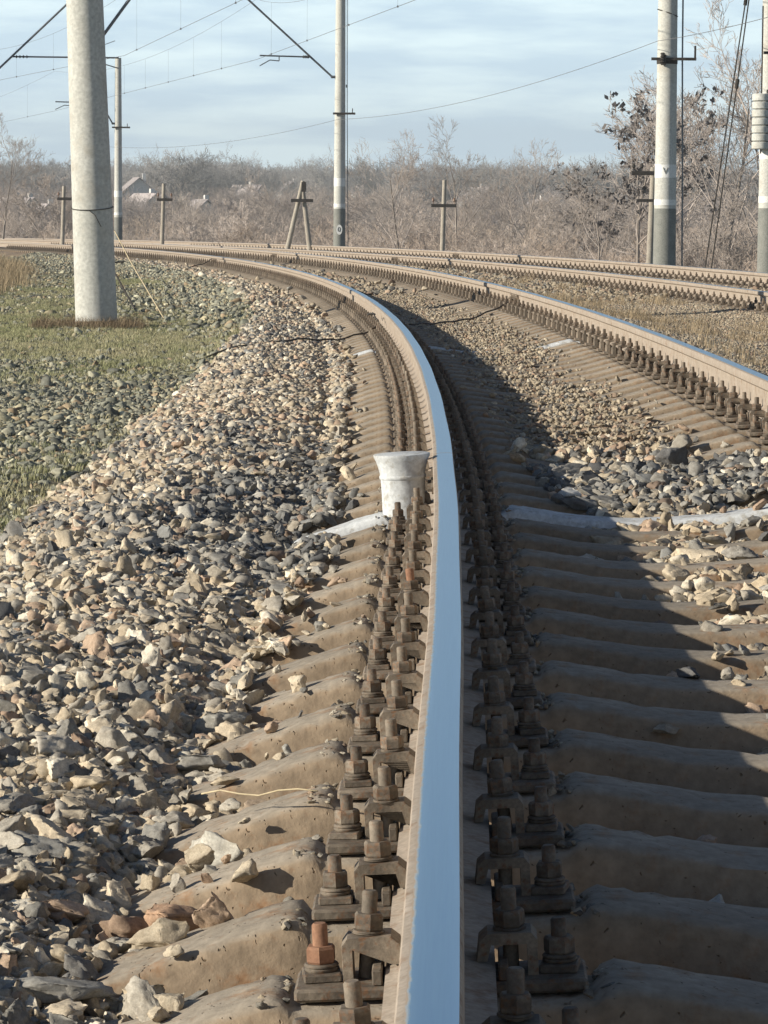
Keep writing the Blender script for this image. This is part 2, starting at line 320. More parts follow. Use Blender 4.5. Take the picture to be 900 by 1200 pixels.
SL0, SLD = 4.49, .522
WH = (14, 42)                                      # the two white painted sleepers
def bed_h(s, u):
    """surface of the stones, in canted track coordinates"""
    s = np.asarray(s, float); u = np.asarray(u, float)
    p = [(-2.2, -.40), (-1.75, -.33), (-1.4, -.24), (-1.1, -.195), (-.66, -.250), (-.56, -.295), (-.38, -.315), (-.24, -.33), (.24, -.33), (.45, -.30), (.8, -.275), (1.15, -.30), (1.35, -.33), (1.85, -.33), (2.0, -.285), (2.2, -.26), (2.7, -.36),
         (3.4, -.50), (4.3, -.52), (4.6, -.50), (4.8, -.52), (6.8, -.53), (7.0, -.50), (7.6, -.55), (8.3, -.95), (9.2, -1.5)]
    h = np.interp(u, [a for a, _ in p], [b for _, b in p])
    pile = np.exp(-((s-12.95)/.75)**4)*np.clip((u-.3)/.25, 0, 1)*np.clip((1.45-u)/.2, 0, 1)
    h = h+.075*pile
    far = np.clip((s-13.5)/4, 0, 1)*np.exp(-((u-.78)/.33)**4)
    h = h+.008*far
    nearc = np.clip((9.5-s)/2, 0, 1)*np.exp(-((u-.65)/.45)**4); h = h-.035*nearc
    h = h-.045*np.exp(-((s-12.35)/.45)**2-((u+.72)/.22)**2)-.03*np.exp(-((s-11.75)/.2)**2-((u+.5)/.15)**2)
    return h+.03*(fbm(vn2, s*2.2, u*2.2, 3)-.5)
ss = [1.0]
while ss[-1] < 170: ss.append(ss[-1]+.035+.011*max(ss[-1]-3, 0))
ss = np.array(ss); uu = np.concatenate([np.arange(-2.2, 2.6, .06), np.arange(2.6, 9.3, .2)])
SS, UU = np.meshgrid(ss, uu, indexing='ij'); X, Y, Z = W(SS, UU, bed_h(SS, UU)-.022)
bed = link('ballast_bed', np_mesh('ballast_bed', np.stack([X, Y, Z], -1).reshape(-1, 3), grid_faces(len(ss), len(uu))[:, ::-1], M_bed, True), kind='structure')

# ------------------------------------------------------------------ crushed stones
def ico(sub):
    t = (1+5**.5)/2; V = [(-1, t, 0), (1, t, 0), (-1, -t, 0), (1, -t, 0), (0, -1, t), (0, 1, t), (0, -1, -t), (0, 1, -t), (t, 0, -1), (t, 0, 1), (-t, 0, -1), (-t, 0, 1)]
    Fc = [(0, 11, 5), (0, 5, 1), (0, 1, 7), (0, 7, 10), (0, 10, 11), (1, 5, 9), (5, 11, 4), (11, 10, 2), (10, 7, 6), (7, 1, 8), (3, 9, 4), (3, 4, 2), (3, 2, 6), (3, 6, 8), (3, 8, 9), (4, 9, 5), (2, 4, 11), (6, 2, 10), (8, 6, 7), (9, 8, 1)]
    V = [np.array(v)/np.linalg.norm(v) for v in V]
    for _ in range(sub):
        c = {}; N2 = []
        def mid(a, b):
            k = (min(a, b), max(a, b))
            if k not in c: m = V[a]+V[b]; V.append(m/np.linalg.norm(m)); c[k] = len(V)-1
            return c[k]
        for a, b_, d in Fc:
            x, y, z = mid(a, b_), mid(b_, d), mid(d, a); N2 += [(a, x, z), (b_, y, x), (d, z, y), (x, y, z)]
        Fc = N2
    return np.array(V), np.array(Fc)
ICO = {k: ico(k) for k in (1, 2, 3)}
def rock(seed, sub, m):
    r = np.random.default_rng(seed); V, Fc = ICO[sub]; V = V*1.6
    for k in range(r.integers(12, 18)):              # cleave flat faces
        nrm = r.normal(size=3); nrm /= np.linalg.norm(nrm); d = r.uniform(.58, .95); t = V@nrm-d
        V = V-np.clip(t, 0, None)[:, None]*nrm
    V = V*np.array([1.25, .95, .70])*r.uniform(.82, 1.25, 3)
    V = V+r.normal(size=V.shape)*(.05 if sub == 1 else .030 if sub == 2 else .012)
    for q in range(10 if sub > 1 else 0):           # broken, crumbly faces
        kv = r.normal(size=3)*(4+q*1.8); V = V*(1+(.055/(1+q*.35))*np.sin(V@kv+r.uniform(0, 6))[:, None])
    me = np_mesh('stone', V, Fc, m); return me
rocks_hi = [rock(100+i, 3, M_stoneO) for i in range(16)]
rocks_mid = [rock(200+i, 2, M_stoneI) for i in range(20)]
rocks_lo = [rock(300+i, 1, M_stoneI) for i in range(16)]
PAL = np.array([(.47, .42, .34), (.40, .35, .275), (.34, .325, .295), (.26, .26, .25), (.16, .16, .16), (.41, .32, .25), (.60, .57, .50), (.33, .25, .195)])
def pick(n, wts, r):
    c = PAL[r.choice(len(PAL), n, p=np.array(wts)/sum(wts))]
    return c*r.uniform(.92, 1.42, (n, 1))*np.array([1.03, 1., .94])
W_TAN = [34, 22, 12, 5, 2, 12, 11, 4]; W_GREY = [8, 8, 24, 26, 18, 3, 9, 3]; W_MIX = [32, 16, 18, 8, 3, 9, 12, 3]; W_DUST = [22, 50, 8, 4, 4, 4, 1, 12]

def field(s0, s1, u0, u1, dens, rad, seed, keep=None, zoff=0.):
    r = np.random.default_rng(seed); n = int((s1-s0)*(u1-u0)*dens)
    k = np.sqrt(1/dens); a = int((s1-s0)/k)+1; b_ = int((u1-u0)/k)+1
    s = s0+(np.repeat(np.arange(a), b_)+r.random(a*b_))*k; u = u0+(np.tile(np.arange(b_), a)+r.random(a*b_))*k
    rd = rad*np.exp(r.normal(size=len(s))*.33); rd = np.clip(rd, rad*.5, rad*1.5)
    if keep is not None:
        m = keep(s, u, r); s, u, rd = s[m], u[m], rd[m]
    z = bed_h(s, u)+zoff-rd*.15+r.uniform(-.4, .55, len(s))*rd
    tops = np.interp(u, [-.56, -.50, -.38, -.27, -.2, 0, .2, .38, .62, .8, .98, 1.22, 1.4], [-.29, -.27, -.234, -.203, -.197, -.35, -.195, -.221, -.257, -.262, -.257, -.221, -.195])
    z = np.where((crib(s) < .125) & (u > -.56) & (u < 1.4), np.maximum(z, tops+rd*.35), z)     # pieces lying on a sleeper
    return s, u, z, rd, r
def crib(s, off=SL0): return np.abs((s-off+SLD/2) % SLD-SLD/2)     # distance to the nearest sleeper centre
def keep_left(s, u, r):
    m = np.ones(len(s), bool); c = crib(s)
    m &= ~((u > -.21))
    m &= u > np.interp(s, [8, 20, 26, 38, 60], [-1.72, -1.68, -1.5, -1.12, -1.05])+.28*(fbm(vn1, s*1.5, u*0+9., 3)-.5)
    cover = np.interp(s, [4, 7.5, 9.2, 10.8, 16, 40], [-.545, -.50, -.45, -.39, -.43, -.46])+.10*(vn3(s*2.1, u*0+3.)-.5)
    m &= (u < cover) | (c > .125) | ((r.random(len(s)) < .03) & (u < -.3))
    m &= ~((u > -.3) & (c < .15))
    m &= ~((np.abs(s-(SL0+14*SLD)-.02) < .15) & (u > -.57))
    m &= ~((np.abs(s-(SL0+14*SLD)+.28) < .17) & (u > -.57) & (r.random(len(s)) < .75))
    m &= ~((u > -.36) & (s > 13) & (r.random(len(s)) < .75))
    return m
def keep_mid(s, u, r):
    m = np.ones(len(s), bool); c = crib(s); nzv = fbm(vn1, s*1.3, u*1.9, 3)
    ins = (u < 1.8)
    m &= ~((u < .24) | ((u > 1.34) & (u < 1.86)))
    pile = (s > 12.15) & (s < 13.9) & (u > .34+.1*nzv)
    dusty = (s >= 13.9) & (r.random(len(s)) < np.exp(-((u-.74)/.36)**4)*np.clip(nzv*3.4-1.05, .10, .85))
    cribok = (c > .135) & np.where(s < 9.3, r.random(len(s)) < np.clip((u-.25)*1.1, .15, .8), True) & ((u > .42) | (s < 12))
    nearcov = (s < 12.0) & (s > 7.0) & (u > .62+.10*nzv) & (r.random(len(s)) < .10)
    farcrib = (s > 14) & (c > .16) & (r.random(len(s)) < .22)
    m &= ~ins | pile | dusty | (cribok & (s < 13.9)) | nearcov | farcrib
    m &= ~((np.abs(s-(SL0+14*SLD)) < .14) & (u < 1.0) & (r.random(len(s)) < .96))
    return m
parts_ = []
def addf(f_, wts, tone=None, dim=1.):
    s, u, z, rd, r = f_; c = pick(len(s), wts, r)*dim
    if tone is not None:                            # patches of fresh grey stone among the dusty ones
        g = tone(s, u); c2 = pick(len(s), W_GREY, r); sel = r.random(len(s)) < g; c[sel] = c2[sel]*np.array([.70, .73, .78])
    parts_.append((s, u, z, rd, c))
def tone_left(s, u): return np.clip((fbm(vn3, s*.9, u*1.4, 3)-.50)*4, .0, .5)+.95*np.exp(-((s-12.8)/2.0)**2)*np.exp(-((u+.60)/.40)**2)
addf(field(3.0, 14, -1.95, -.2, 1500, .0175, 11, keep_left), W_MIX, tone_left)
addf(field(3.0, 14, -1.95, -.2, 100, .0255, 12, keep_left, .008), W_MIX, tone_left)
addf(field(3.0, 14, -1.95, -.2, 1300, .010, 13, keep_left), W_MIX, tone_left)
addf(field(14, 40, -1.9, -.2, 1150, .0195, 14, keep_left), W_TAN, tone_left)
addf(field(40, 100, -1.9, -.2, 350, .030, 15, keep_left), W_TAN)
pilegrey = lambda s, u: np.where((s > 12.1) & (s < 14.0), .85, .12)
addf(field(3.0, 15, .2, 2.4, 760, .0185, 16, keep_mid), W_TAN, pilegrey)
addf(field(3.0, 15, .2, 2.4, 90, .026, 17, keep_mid), W_TAN, pilegrey)
addf(field(15, 45, .2, 4.7, 1300, .0105, 18, keep_mid, .0), W_DUST, None, .88)
addf(field(45, 105, .2, 4.7, 170, .030, 19, keep_mid, .0), W_DUST, None, .8)
addf(field(26, 80, 5.3, 6.4, 200, .027, 20), W_DUST, None, .8)
# loose greyer stone scattered on the field left of the track
def outer(s0, s1, u0, u1, dens, rad, seed):
    r = np.random.default_rng(seed); n = int((s1-s0)*(u1-u0)*dens); s = r.uniform(s0, s1, n); u = r.uniform(u0, u1, n)
    rd = rad*np.exp(r.normal(size=n)*.35); g = fbm(vn2, s*.35+7, u*.5, 3)
    m = r.random(n) < np.clip((g-.28)*3.2, .25, 1)*np.where(u > -1.9, .8, np.clip((32-s)/10, .12, 1)); s, u, rd = s[m], u[m], rd[m]
    X, Y, _ = W(s, u, 0); z = np.maximum(ground_z(X, Y)-CT*u-ZQ*s**2, np.where(u > -2.1, bed_h(s, u)-.015, -9))+rd*r.uniform(-.3, .5, len(s))
    return s, u, z, rd, pick(len(s), [4, 8, 26, 30, 16, 2, 3, 6], r)*np.array([.9, .95, .85])
parts_.append(outer(8, 34, -5.2, -1.45, 1300, .0145, 31)); parts_.append(outer(34, 110, -8, -1.0, 380, .020, 32))
for ua, ub in ((-.24, -.198), (.20, .24)):        # crumbs caught along the shoulders
    r = np.random.default_rng(77); n_ = 900; s = r.uniform(3.4, 13, n_); u = r.uniform(ua, ub, n_); m = crib(s) < .10; s, u = s[m], u[m]; rd = r.uniform(.003, .008, len(s))
    parts_.append((s, u, np.full(len(s), -.202)+rd*.3, rd, pick(len(s), W_MIX, r)*.7))
s, u, z, rd, col = [np.concatenate([p[i] for p in parts_]) for i in range(5)]
Xs, Ys, Zs = W(s, u, z)
m = (Ys > 3.0) & (np.abs(Xs) < .122*Ys+.7)
s, u, z, rd, col, Xs, Ys, Zs = [q[m] for q in (s, u, z, rd, col, Xs, Ys, Zs)]
px, py, pd = project(Xs, Ys, Zs); nn = len(s)
rot = rng.uniform(0, 6.283, (nn, 3)); rot[:, 0] = rng.normal(size=nn)*.45; rot[:, 1] = rng.normal(size=nn)*.45
scl = rd[:, None]*rng.uniform(.8, 1.2, (nn, 3))
vis = (px > 0) & (px < 900) & (py < 1200) & (z > bed_h(s, u)-rd*.3)
size_px = np.where(vis, rd*F/pd, 0); order = np.argsort(-size_px); top = order[:292]
ismask = np.zeros(nn, bool); ismask[top] = True
for i in top:
    o = bpy.data.objects.new('stone', rocks_hi[int(rng.integers(16))]); C.objects.link(o); o.parent = bed
    o.location = (Xs[i], Ys[i], Zs[i]); o.rotation_euler = tuple(rot[i]); o.scale = tuple(scl[i]); o.color = (*col[i], 1)
def big_stone(s_, u_, z_, rad, c_, rz, label, shape=(1, 1, 1), k=0, rx=0.):
    x, y, zz = W(s_, u_, z_); o = bpy.data.objects.new('stone', rocks_hi[k]); C.objects.link(o); o.parent = bed
    o.location = (float(x), float(y), float(zz)); o.rotation_euler = (rx, 0, rz); o.scale = [rad*q for q in shape]; o.color = (*c_, 1)
    if label: o['label'] = label
rest = ~ismask; near_ = rest & (Ys < 17)
for mk, ms, nm, lb in ((near_, rocks_mid, 'ballast_stones', 'crushed stone ballast of grey, tan and pinkish pieces along the near track'), (rest & ~near_, rocks_lo, 'far_ballast_stones', 'dusty crushed stone ballast farther along both tracks')):
    scatter(nm, np.stack([Xs, Ys, Zs], 1)[mk], rot[mk], scl[mk], rng.integers(0, len(ms), mk.sum()), col[mk], ms, lb, 'ballast')
print('stones', nn)
# the larger stones one notices
big_stone(5.28, -.425, -.262, .043, (.46, .31, .21), .4, 'pinkish tan stone resting in the crib left of the near rail', (1.0, 1.05, .95), 3)
big_stone(5.79, -.40, -.258, .045, (.50, .48, .42), 2.1, 'pale grey pointed stone wedged between two sleeper ends', (1.15, .9, .9), 5, .3)
big_stone(4.75, -.39, -.285, .034, (.42, .36, .27), 1.2, None, (1, 1, .9), 7)
big_stone(4.76, -.33, -.300, .018, (.45, .42, .34), 2.2, None, (1, 1, .9), 2)
big_stone(4.80, -.53, -.262, .040, (.35, .34, .31), .3, None, (1.1, 1, .8), 8)
big_stone(6.32, -.35, -.285, .034, (.42, .33, .24), .3, None, (1.1, 1, .8), 6)
big_stone(6.85, -.50, -.262, .042, (.36, .35, .32), .2, 'large dark grey stone beside a sleeper end', (1.2, .9, .7), 9, -.2)
big_stone(7.36, -.50, -.258, .044, (.40, .39, .35), .5, None, (1.2, .9, .75), 10, -.3)
big_stone(7.37, -.36, -.292, .024, (.48, .44, .36), 1.5, None, (1.2, .9, .75), 1)
big_stone(7.9, -.40, -.285, .028, (.45, .40, .32), 1.1, None, (1.2, .9, .75), 4)
big_stone(4.24, .42, -.285, .052, (.44, .33, .25), .6, 'large brown stone in the shade between two sleepers', (1.35, .9, .8), 11)
big_stone(13.35, .56, -.225, .060, (.30, .29, .27), .9, 'large dark boulder at the shadow edge beyond the white sleeper', (1.5, .8, .8), 12, .3)
big_stone(13.75, .98, -.215, .050, (.16, .16, .16), .2, 'black upright stone on the heap between the rails', (.8, .9, 1.3), 13)
big_stone(12.3, .46, -.20, .028, (.62, .62, .6), .2, 'small white stone on the painted sleeper', (1.1, .9, .9), 14)
for q in range(34):
    ss_ = rng.uniform(4.6, 13.5); uu_ = rng.uniform(.75, 1.5) if q % 2 else rng.uniform(.3, .9)
    if q % 2 == 0 and ss_ > 11: continue
    big_stone(ss_, uu_, -.285+.05*rng.random(), rng.uniform(.018, .034), tuple(PAL[int(rng.integers(7))]*.9), rng.uniform(0, 6), None, (1.2, 1, .75), int(rng.integers(16)), rng.uniform(-.3, .3)) if q < 22 else None

# ------------------------------------------------------------------ sleepers and fastenings
def sleeper_mesh(name, m, seed, simple=False):
    r = np.random.default_rng(seed)
    half = [(-.553, -.312), (-.548, -.288), (-.53, -.279), (-.50, -.270), (-.44, -.252), (-.38, -.234), (-.32, -.216), (-.27, -.203), (-.238, -.196), (-.218, -.197), (-.207, -.208), (-.16, -.210), (0, -.210), (.16, -.210), (.207, -.209), (.222, -.197), (.24, -.193), (.30, -.203), (.38, -.221), (.48, -.241), (.62, -.257), (.80, -.262)]
    if simple: half = [half[i] for i in (0, 2, 5, 8, 10, 14, 16, 18, 20, 21)]
    st_ = half+[(G-a, b_) for a, b_ in reversed(half[:-1])]
    prof = [(-1.0, 0), (-.80, .55), (-.69, .86), (-.655, .945), (-.57, .99), (-.3, 1.0), (.3, 1.0), (.57, .99), (.655, .945), (.69, .86), (.80, .55), (1.0, 0)]
    V = []; B = -.40
    if not simple:
        q_ = []
        for (xa, za), (xb, zb) in zip(st_[:-1], st_[1:]):
            k_ = 3 if abs(xb-xa) > .035 else 1
            q_ += [(xa+(xb-xa)*j/k_, za+(zb-za)*j/k_) for j in range(k_)]
        st_ = q_+[st_[-1]]
    for x, z in st_:
        wd = .145 if abs(x) < .6 or abs(x-G) < .6 else .13
        for a, t in prof:
            jx = r.normal()*.0005; V.append((x+jx, a*wd+r.normal()*.0009, B+(z-B)*t-(r.uniform(.002, .008) if (.9 < t < .995 and r.random() < .16 and not simple) else 0)+(r.normal()*.0006 if t > .5 else 0)))
    V = np.array(V); a, b_ = len(st_), len(prof); mb = MB(); mb.add(V, [tuple(q) for q in grid_faces(a, b_)[:, ::-1]])
    k = (a-1)*b_; mb.f.append(tuple(range(b_))); mb.f.append(tuple(range(k+b_-1, k-1, -1))); mb.m += [0, 0]
    return mb.mesh(name, m, angle=50)
SLM = [sleeper_mesh('concrete_sleeper', M_conc, 40+i) for i in range(4)]; SLMW = sleeper_mesh('concrete_sleeper_white', M_white, 50); SLF = sleeper_mesh('concrete_sleeper_far', M_conc, 60, True)
PZ = -.186
def plate_mesh():
    mb = MB(); mb.box((0, 0, PZ-.009), (.40, .13, .018), bev=.004)
    for sx in (-1, 1): mb.box((sx*.086, 0, PZ+.011), (.014, .12, .022), bev=.002)
    mb.box((0, 0, PZ+.003), (.150, .13, .006)); return mb.mesh('base_plate', M_iron)
def clip_mesh(sx):
    o = [(.134, PZ), (.134, PZ+.050), (.126, PZ+.060), (.066, PZ+.060), (.054, PZ+.050), (.050, PZ+.022), (.064, PZ+.0215), (.070, PZ+.044), (.120, PZ+.044), (.120, PZ)]
    o = [(x*sx, z) for x, z in o]; o = o[::-1] if sx < 0 else o
    mb = MB(); n_ = len(o)
    ring = []
    for y, ins in ((-.031, .0025), (-.028, 0), (.028, 0), (.031, .0025)):
        cx = sum(p[0] for p in o)/n_; cz = sum(p[1] for p in o)/n_
        ring.append([(x+(cx-x)*ins*6, y, z+(cz-z)*ins*6) for x, z in o])
    vs = [p for rg in ring for p in rg]; fs = [(k*n_+i, k*n_+(i+1) % n_, (k+1)*n_+(i+1) % n_, (k+1)*n_+i) for k in range(3) for i in range(n_)]
    fs = [f_[::-1] for f_ in fs]
    fs += [(9, 0, 1, 8), (8, 1, 2, 3), (8, 3, 4, 7), (7, 4, 5, 6)]
    b0 = 3*n_; fs += [tuple(b0+q for q in f_[::-1]) for f_ in [(9, 0, 1, 8), (8, 1, 2, 3), (8, 3, 4, 7), (7, 4, 5, 6)]]
    mb.add(vs, fs); return mb.mesh('rail_clip', M_iron)
def bolt_mesh(h0, h1, m=M_iron):
    mb = MB(); mb.lathe([(.0108, h0), (.0108, h1-.003), (.0085, h1)], n=12)
    return mb.mesh('bolt', m, angle=40)
def nut_mesh(h0, h1, m=M_iron):
    mb = MB(); R0 = .0215; pr_ = [(R0*.9, h0), (R0, h0+.003), (R0, h1-.004), (R0*.86, h1)]
    mb.lathe(pr_, n=6); return mb.mesh('nut', m)
def washer_mesh(h0, h1, r0):
    mb = MB(); mid_ = (h0+h1)/2
    mb.lathe([(r0*.93, h0), (r0, h0+.002), (r0, mid_-.0015), (r0*.9, mid_), (r0, mid_+.0015), (r0, h1-.002), (r0*.9, h1)], n=16); return mb.mesh('washer', M_iron, angle=40)
FM = dict(plate=plate_mesh(), clip={-1: clip_mesh(-1), 1: clip_mesh(1)}, cb=bolt_mesh(PZ, -.066), cn=nut_mesh(-.121, -.097), cw=washer_mesh(-.126, -.121, .023),
          ab=bolt_mesh(PZ, -.114), an=nut_mesh(-.163, -.139), aw=washer_mesh(-.174, -.163, .024), abr=bolt_mesh(PZ, -.108, M_rust), anr=nut_mesh(-.163, -.139, M_rust), cbr=bolt_mesh(PZ, -.066, M_rust))
mb = MB(); mb.box((0, 0, -.180), (.052, .062, .012), bev=.002); FM['sq'] = mb.mesh('square_washer', M_iron)
def fast_simple():
    mb = MB(); mb.box((0, 0, PZ-.009), (.40, .13, .018)); mb.box((0, 0, PZ+.003), (.15, .13, .006))
    for sx in (-1, 1):
        o = [(.134, PZ), (.134, PZ+.058), (.054, PZ+.058), (.050, PZ+.022), (.064, PZ+.0215), (.070, PZ+.044), (.120, PZ+.044), (.120, PZ)]
        o = [(x*sx, z) for x, z in (o if sx > 0 else o[::-1])]; mb.prism(o[::-1], -.03, .03)
        mb.cyl((sx*.097, 0, PZ+.05), (sx*.097, 0, -.066), .0115, n=6); mb.cyl((sx*.097, 0, -.124), (sx*.097, 0, -.098), .021, n=6)
        mb.cyl((sx*.163, 0, PZ), (sx*.163, 0, -.114), .0115, n=6); mb.cyl((sx*.163, 0, PZ), (sx*.163, 0, -.139), .023, n=6)
    return mb.mesh('fastening', M_iron)
FS = fast_simple()
def jit(k=.004): return T(rng.normal()*k*.5, rng.normal()*k*1.3, rng.normal()*k*.4, rng.normal()*.05)
def fastening(par, x0, idx, seat_left):
    base = link('base_plate', FM['plate'], par, T(x0))
    for sx in (-1, 1):
        rust_a = (seat_left and sx < 0 and idx == 0); rust_c = (seat_left and sx < 0 and idx == 8)
        link('rail_clip', FM['clip'][sx], par, T(x0, rng.normal()*.004, 0))
        dz = rng.normal()*.004; tilt = Matrix.Rotation(rng.normal()*.04, 4, 'Y')@Matrix.Rotation(rng.normal()*.04, 4, 'X')
        piv = Matrix.Translation((x0+sx*.097, rng.normal()*.004, -.12))@tilt@Matrix.Translation((0, 0, .12+dz))
        bo = link('clamp_bolt', FM['cbr'] if rust_c else FM['cb'], par, piv)
        link('nut', FM['cn'], bo, Matrix.Rotation(rng.uniform(0, 1), 4, 'Z')); link('washer', FM['cw'], bo, Matrix.Identity(4))
        piv = Matrix.Translation((x0+sx*.164, rng.normal()*.005, 0))
        bo = link('anchor_bolt', FM['abr'] if rust_a else FM['ab'], par, piv)
        if rust_a: bo['label'] = 'bright orange rusty bolt and nut'
        link('nut', FM['anr'] if rust_a else FM['an'], bo, Matrix.Rotation(rng.uniform(0, 1), 4, 'Z')); link('washer', FM['aw'], bo, Matrix.Identity(4)); link('square_washer', FM['sq'], bo, Matrix.Rotation(rng.normal()*.2, 4, 'Z'))
GR1 = 'concrete sleepers of the near track'; GR2 = 'concrete sleepers of the far track'
ordn = ['', 'first', 'second', 'third', 'fourth', 'fifth', 'sixth', 'seventh', 'eighth', 'ninth', 'tenth', 'eleventh', 'twelfth', 'thirteenth', 'fourteenth']
for n_ in range(-1, 155):
    s_ = SL0+SLD*n_; me = SLMW if n_ in WH else (SLM[int(rng.integers(4))] if n_ < 60 else SLF)
    if n_ < 0: lb = 'lowest concrete sleeper, almost wholly below the bottom edge of the picture'
    elif n_ == 0: lb = 'bottom-most concrete sleeper left of the rail, carrying the orange rusty bolt'
    elif n_ == 14: lb = 'white painted sleeper beside the flared white post'
    elif n_ == 42: lb = 'thin white painted sleeper far up the curve'
    elif n_ < 8: lb = 'dusty tan concrete sleeper, %s above the one with the rusty bolt' % ordn[n_]
    elif n_ < 14: lb = 'tan concrete sleeper half buried in stones, %s before the white sleeper by the post' % (ordn[14-n_])
    elif n_ < 27: lb = 'dusty concrete sleeper, %s beyond the white sleeper with the flared post' % ordn[n_-14] if n_-14 < 15 else ''
    elif n_ < 42: lb = 'dusty tan sleeper on the bend just before the thin far white sleeper'
    else: lb = 'dusty tan sleeper on the far bend beyond the thin white sleeper'
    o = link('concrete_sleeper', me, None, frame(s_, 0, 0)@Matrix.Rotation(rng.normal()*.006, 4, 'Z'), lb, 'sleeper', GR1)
    if n_ < 36:
        fastening(o, 0, n_, True); fastening(o, G, n_, False)
    else:
        link('fastening', FS, o, T(0, rng.normal()*.005)); link('fastening', FS, o, T(G, rng.normal()*.005))
def frame2(s_, u_=0., z=0.): return frame(s_, D2+u_, z+DZ2)
for k in range(104):
    s_ = 29.3+SLD*k; o = link('concrete_sleeper', SLF, None, frame2(s_), 'dusty concrete sleeper under the second track behind the near one', 'sleeper', GR2)
    link('fastening', FS, o, T(0)); link('fastening', FS, o, T(G))
# beyond the ones that show
def joined(meshes_mats, name, m, **kw):
    Vs = []; Fs = []; k = 0
    for me, M_ in meshes_mats:
        co = np.empty(len(me.vertices)*3); me.vertices.foreach_get('co', co); co = co.reshape(-1, 3); Mn = np.array(M_)
        Vs.append(co@Mn[:3, :3].T+Mn[:3, 3]); Fs += [tuple(i+k for i in p.vertices) for p in me.polygons]; k += len(co)
    me = bpy.data.meshes.new(name); me.from_pydata(np.concatenate(Vs).tolist(), [], Fs); me.materials.append(m); return link(name, me, **kw)
tmp = MB(); tmp.box((G/2, 0, -.3), (2.7, .24, .12)); tb = tmp.mesh('t', M_conc)
lst = [(tb, frame(SL0+SLD*k)) for k in range(155, 300)]+[(tb, frame2(29.3+SLD*k)) for k in range(104, 260)]
joined(lst, 'far_sleepers', M_conc, kind='stuff', label='row of tiny distant sleepers where both tracks leave to the left', cat='sleepers')
lst = [(FS, frame(SL0+SLD*k, q)) for k in range(155, 230) for q in (0, G)]+[(FS, frame2(29.3+SLD*k, q)) for k in range(104, 180) for q in (0, G)]
joined(lst, 'far_fastenings', M_iron, kind='stuff', label='tiny distant rail fastenings along the far bend', cat='fastenings')

# ------------------------------------------------------------------ rails
hp = [(-.075, -.180), (-.075, -.171), (-.032, -.160), (-.0105, -.140), (-.009, -.060), (-.034, -.044), (-.0375, -.040), (-.0375, -.012), (-.0345, -.0045), (-.0255, -.0012), (-.010, 0),
      (.010, 0), (.0255, -.0010), (.0335, -.0035), (.0365, -.010), (.0375, -.040), (.034, -.044), (.009, -.060), (.0105, -.140), (.032, -.160), (.075, -.171), (.075, -.180)]
def rail(s0, s1, u0, dz, label, name='rail', mirror=False):
    P_ = hp if not mirror else [(-x, z) for x, z in hp[::-1]]
    n_ = max(2, int((s1-s0)/.4)); sv = np.linspace(s0, s1, n_); V = []; k = len(P_); uv = []
    for s_ in sv:
        M_ = frame(float(s_), u0, dz); wob = .0012*math.sin(float(s_)*2.1+u0)
        for x, z in P_: V.append(M_@Vector((x+wob, 0, z)))
    mb = MB(); fs = []; mi = []
    for i in range(n_-1):
        for j in range(k):
            a = i*k+j; b_ = i*k+(j+1) % k; fs.append((a, b_, b_+k, a+k))
            za, zb = P_[j][1], P_[(j+1) % k][1]; mi.append(1 if (za > -.0042 and zb > -.0042) else 0)
    mb.v = [tuple(v_) for v_ in V]; mb.f = fs+[tuple(range(k-1, -1, -1)), tuple(range((n_-1)*k, n_*k))]; mb.m = mi+[0, 0]
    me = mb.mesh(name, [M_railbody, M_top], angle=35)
    uvl = me.uv_layers.new(name='UV'); a = np.empty(len(me.loops), np.int32); me.loops.foreach_get('vertex_index', a)
    uvs = np.stack([np.array([p[0] for p in P_])[a % k], sv[a//k]], 1); uvl.data.foreach_set('uv', uvs.astype(np.float32).ravel())
    o = link(name, me, label=label, cat='rail', group='rails of the two tracks'); return o
def joint(par, s_, u0, dz=0., cable=False):
    M_ = frame(s_, u0, dz)
    for sx in (-1, 1):
        mb = MB(); po = [(.012, -.150), (.030, -.157), (.034, -.148), (.024, -.120), (.024, -.080), (.034, -.060), (.030, -.050), (.012, -.062)]
        po = [(x*sx, z) for x, z in po]; po = po[::-1] if sx > 0 else po
        mb.prism(po, -.40, .40); j = link('joint_bar', mb.mesh('joint_bar', M_iron), par, M_)
        for y in (-.33, -.2, -.07, .07, .2, .33):
            q = MB(); q.cyl((sx*.020, y, -.1), (sx*.060, y, -.1), .011, n=8); q.cyl((sx*.026, y, -.1), (sx*.046, y, -.1), .021, n=6); link('bolt', q.mesh('bolt', M_iron), j, Matrix.Identity(4))
JL = 11.93
ra = rail(-3, JL-.004, 0, 0, 'nearest rail, polished steel top with sky reflection put in its colour, running up from the bottom of the picture'); joint(ra, JL, 0)
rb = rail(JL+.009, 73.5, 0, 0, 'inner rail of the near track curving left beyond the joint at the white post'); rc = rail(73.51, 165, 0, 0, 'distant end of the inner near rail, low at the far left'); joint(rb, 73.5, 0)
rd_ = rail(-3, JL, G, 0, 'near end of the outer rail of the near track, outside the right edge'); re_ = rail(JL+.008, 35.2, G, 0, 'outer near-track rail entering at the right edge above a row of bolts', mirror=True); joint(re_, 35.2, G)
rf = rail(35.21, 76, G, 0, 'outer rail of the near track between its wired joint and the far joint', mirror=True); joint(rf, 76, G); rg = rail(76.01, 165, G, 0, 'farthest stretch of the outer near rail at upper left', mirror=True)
rh = rail(24, 80, D2, DZ2, 'lower rail of the second track entering at the right edge'); joint(rh, 80, D2, DZ2); rail(80.01, 172, D2, DZ2, 'lower rail of the second track, far stretch behind the near track')
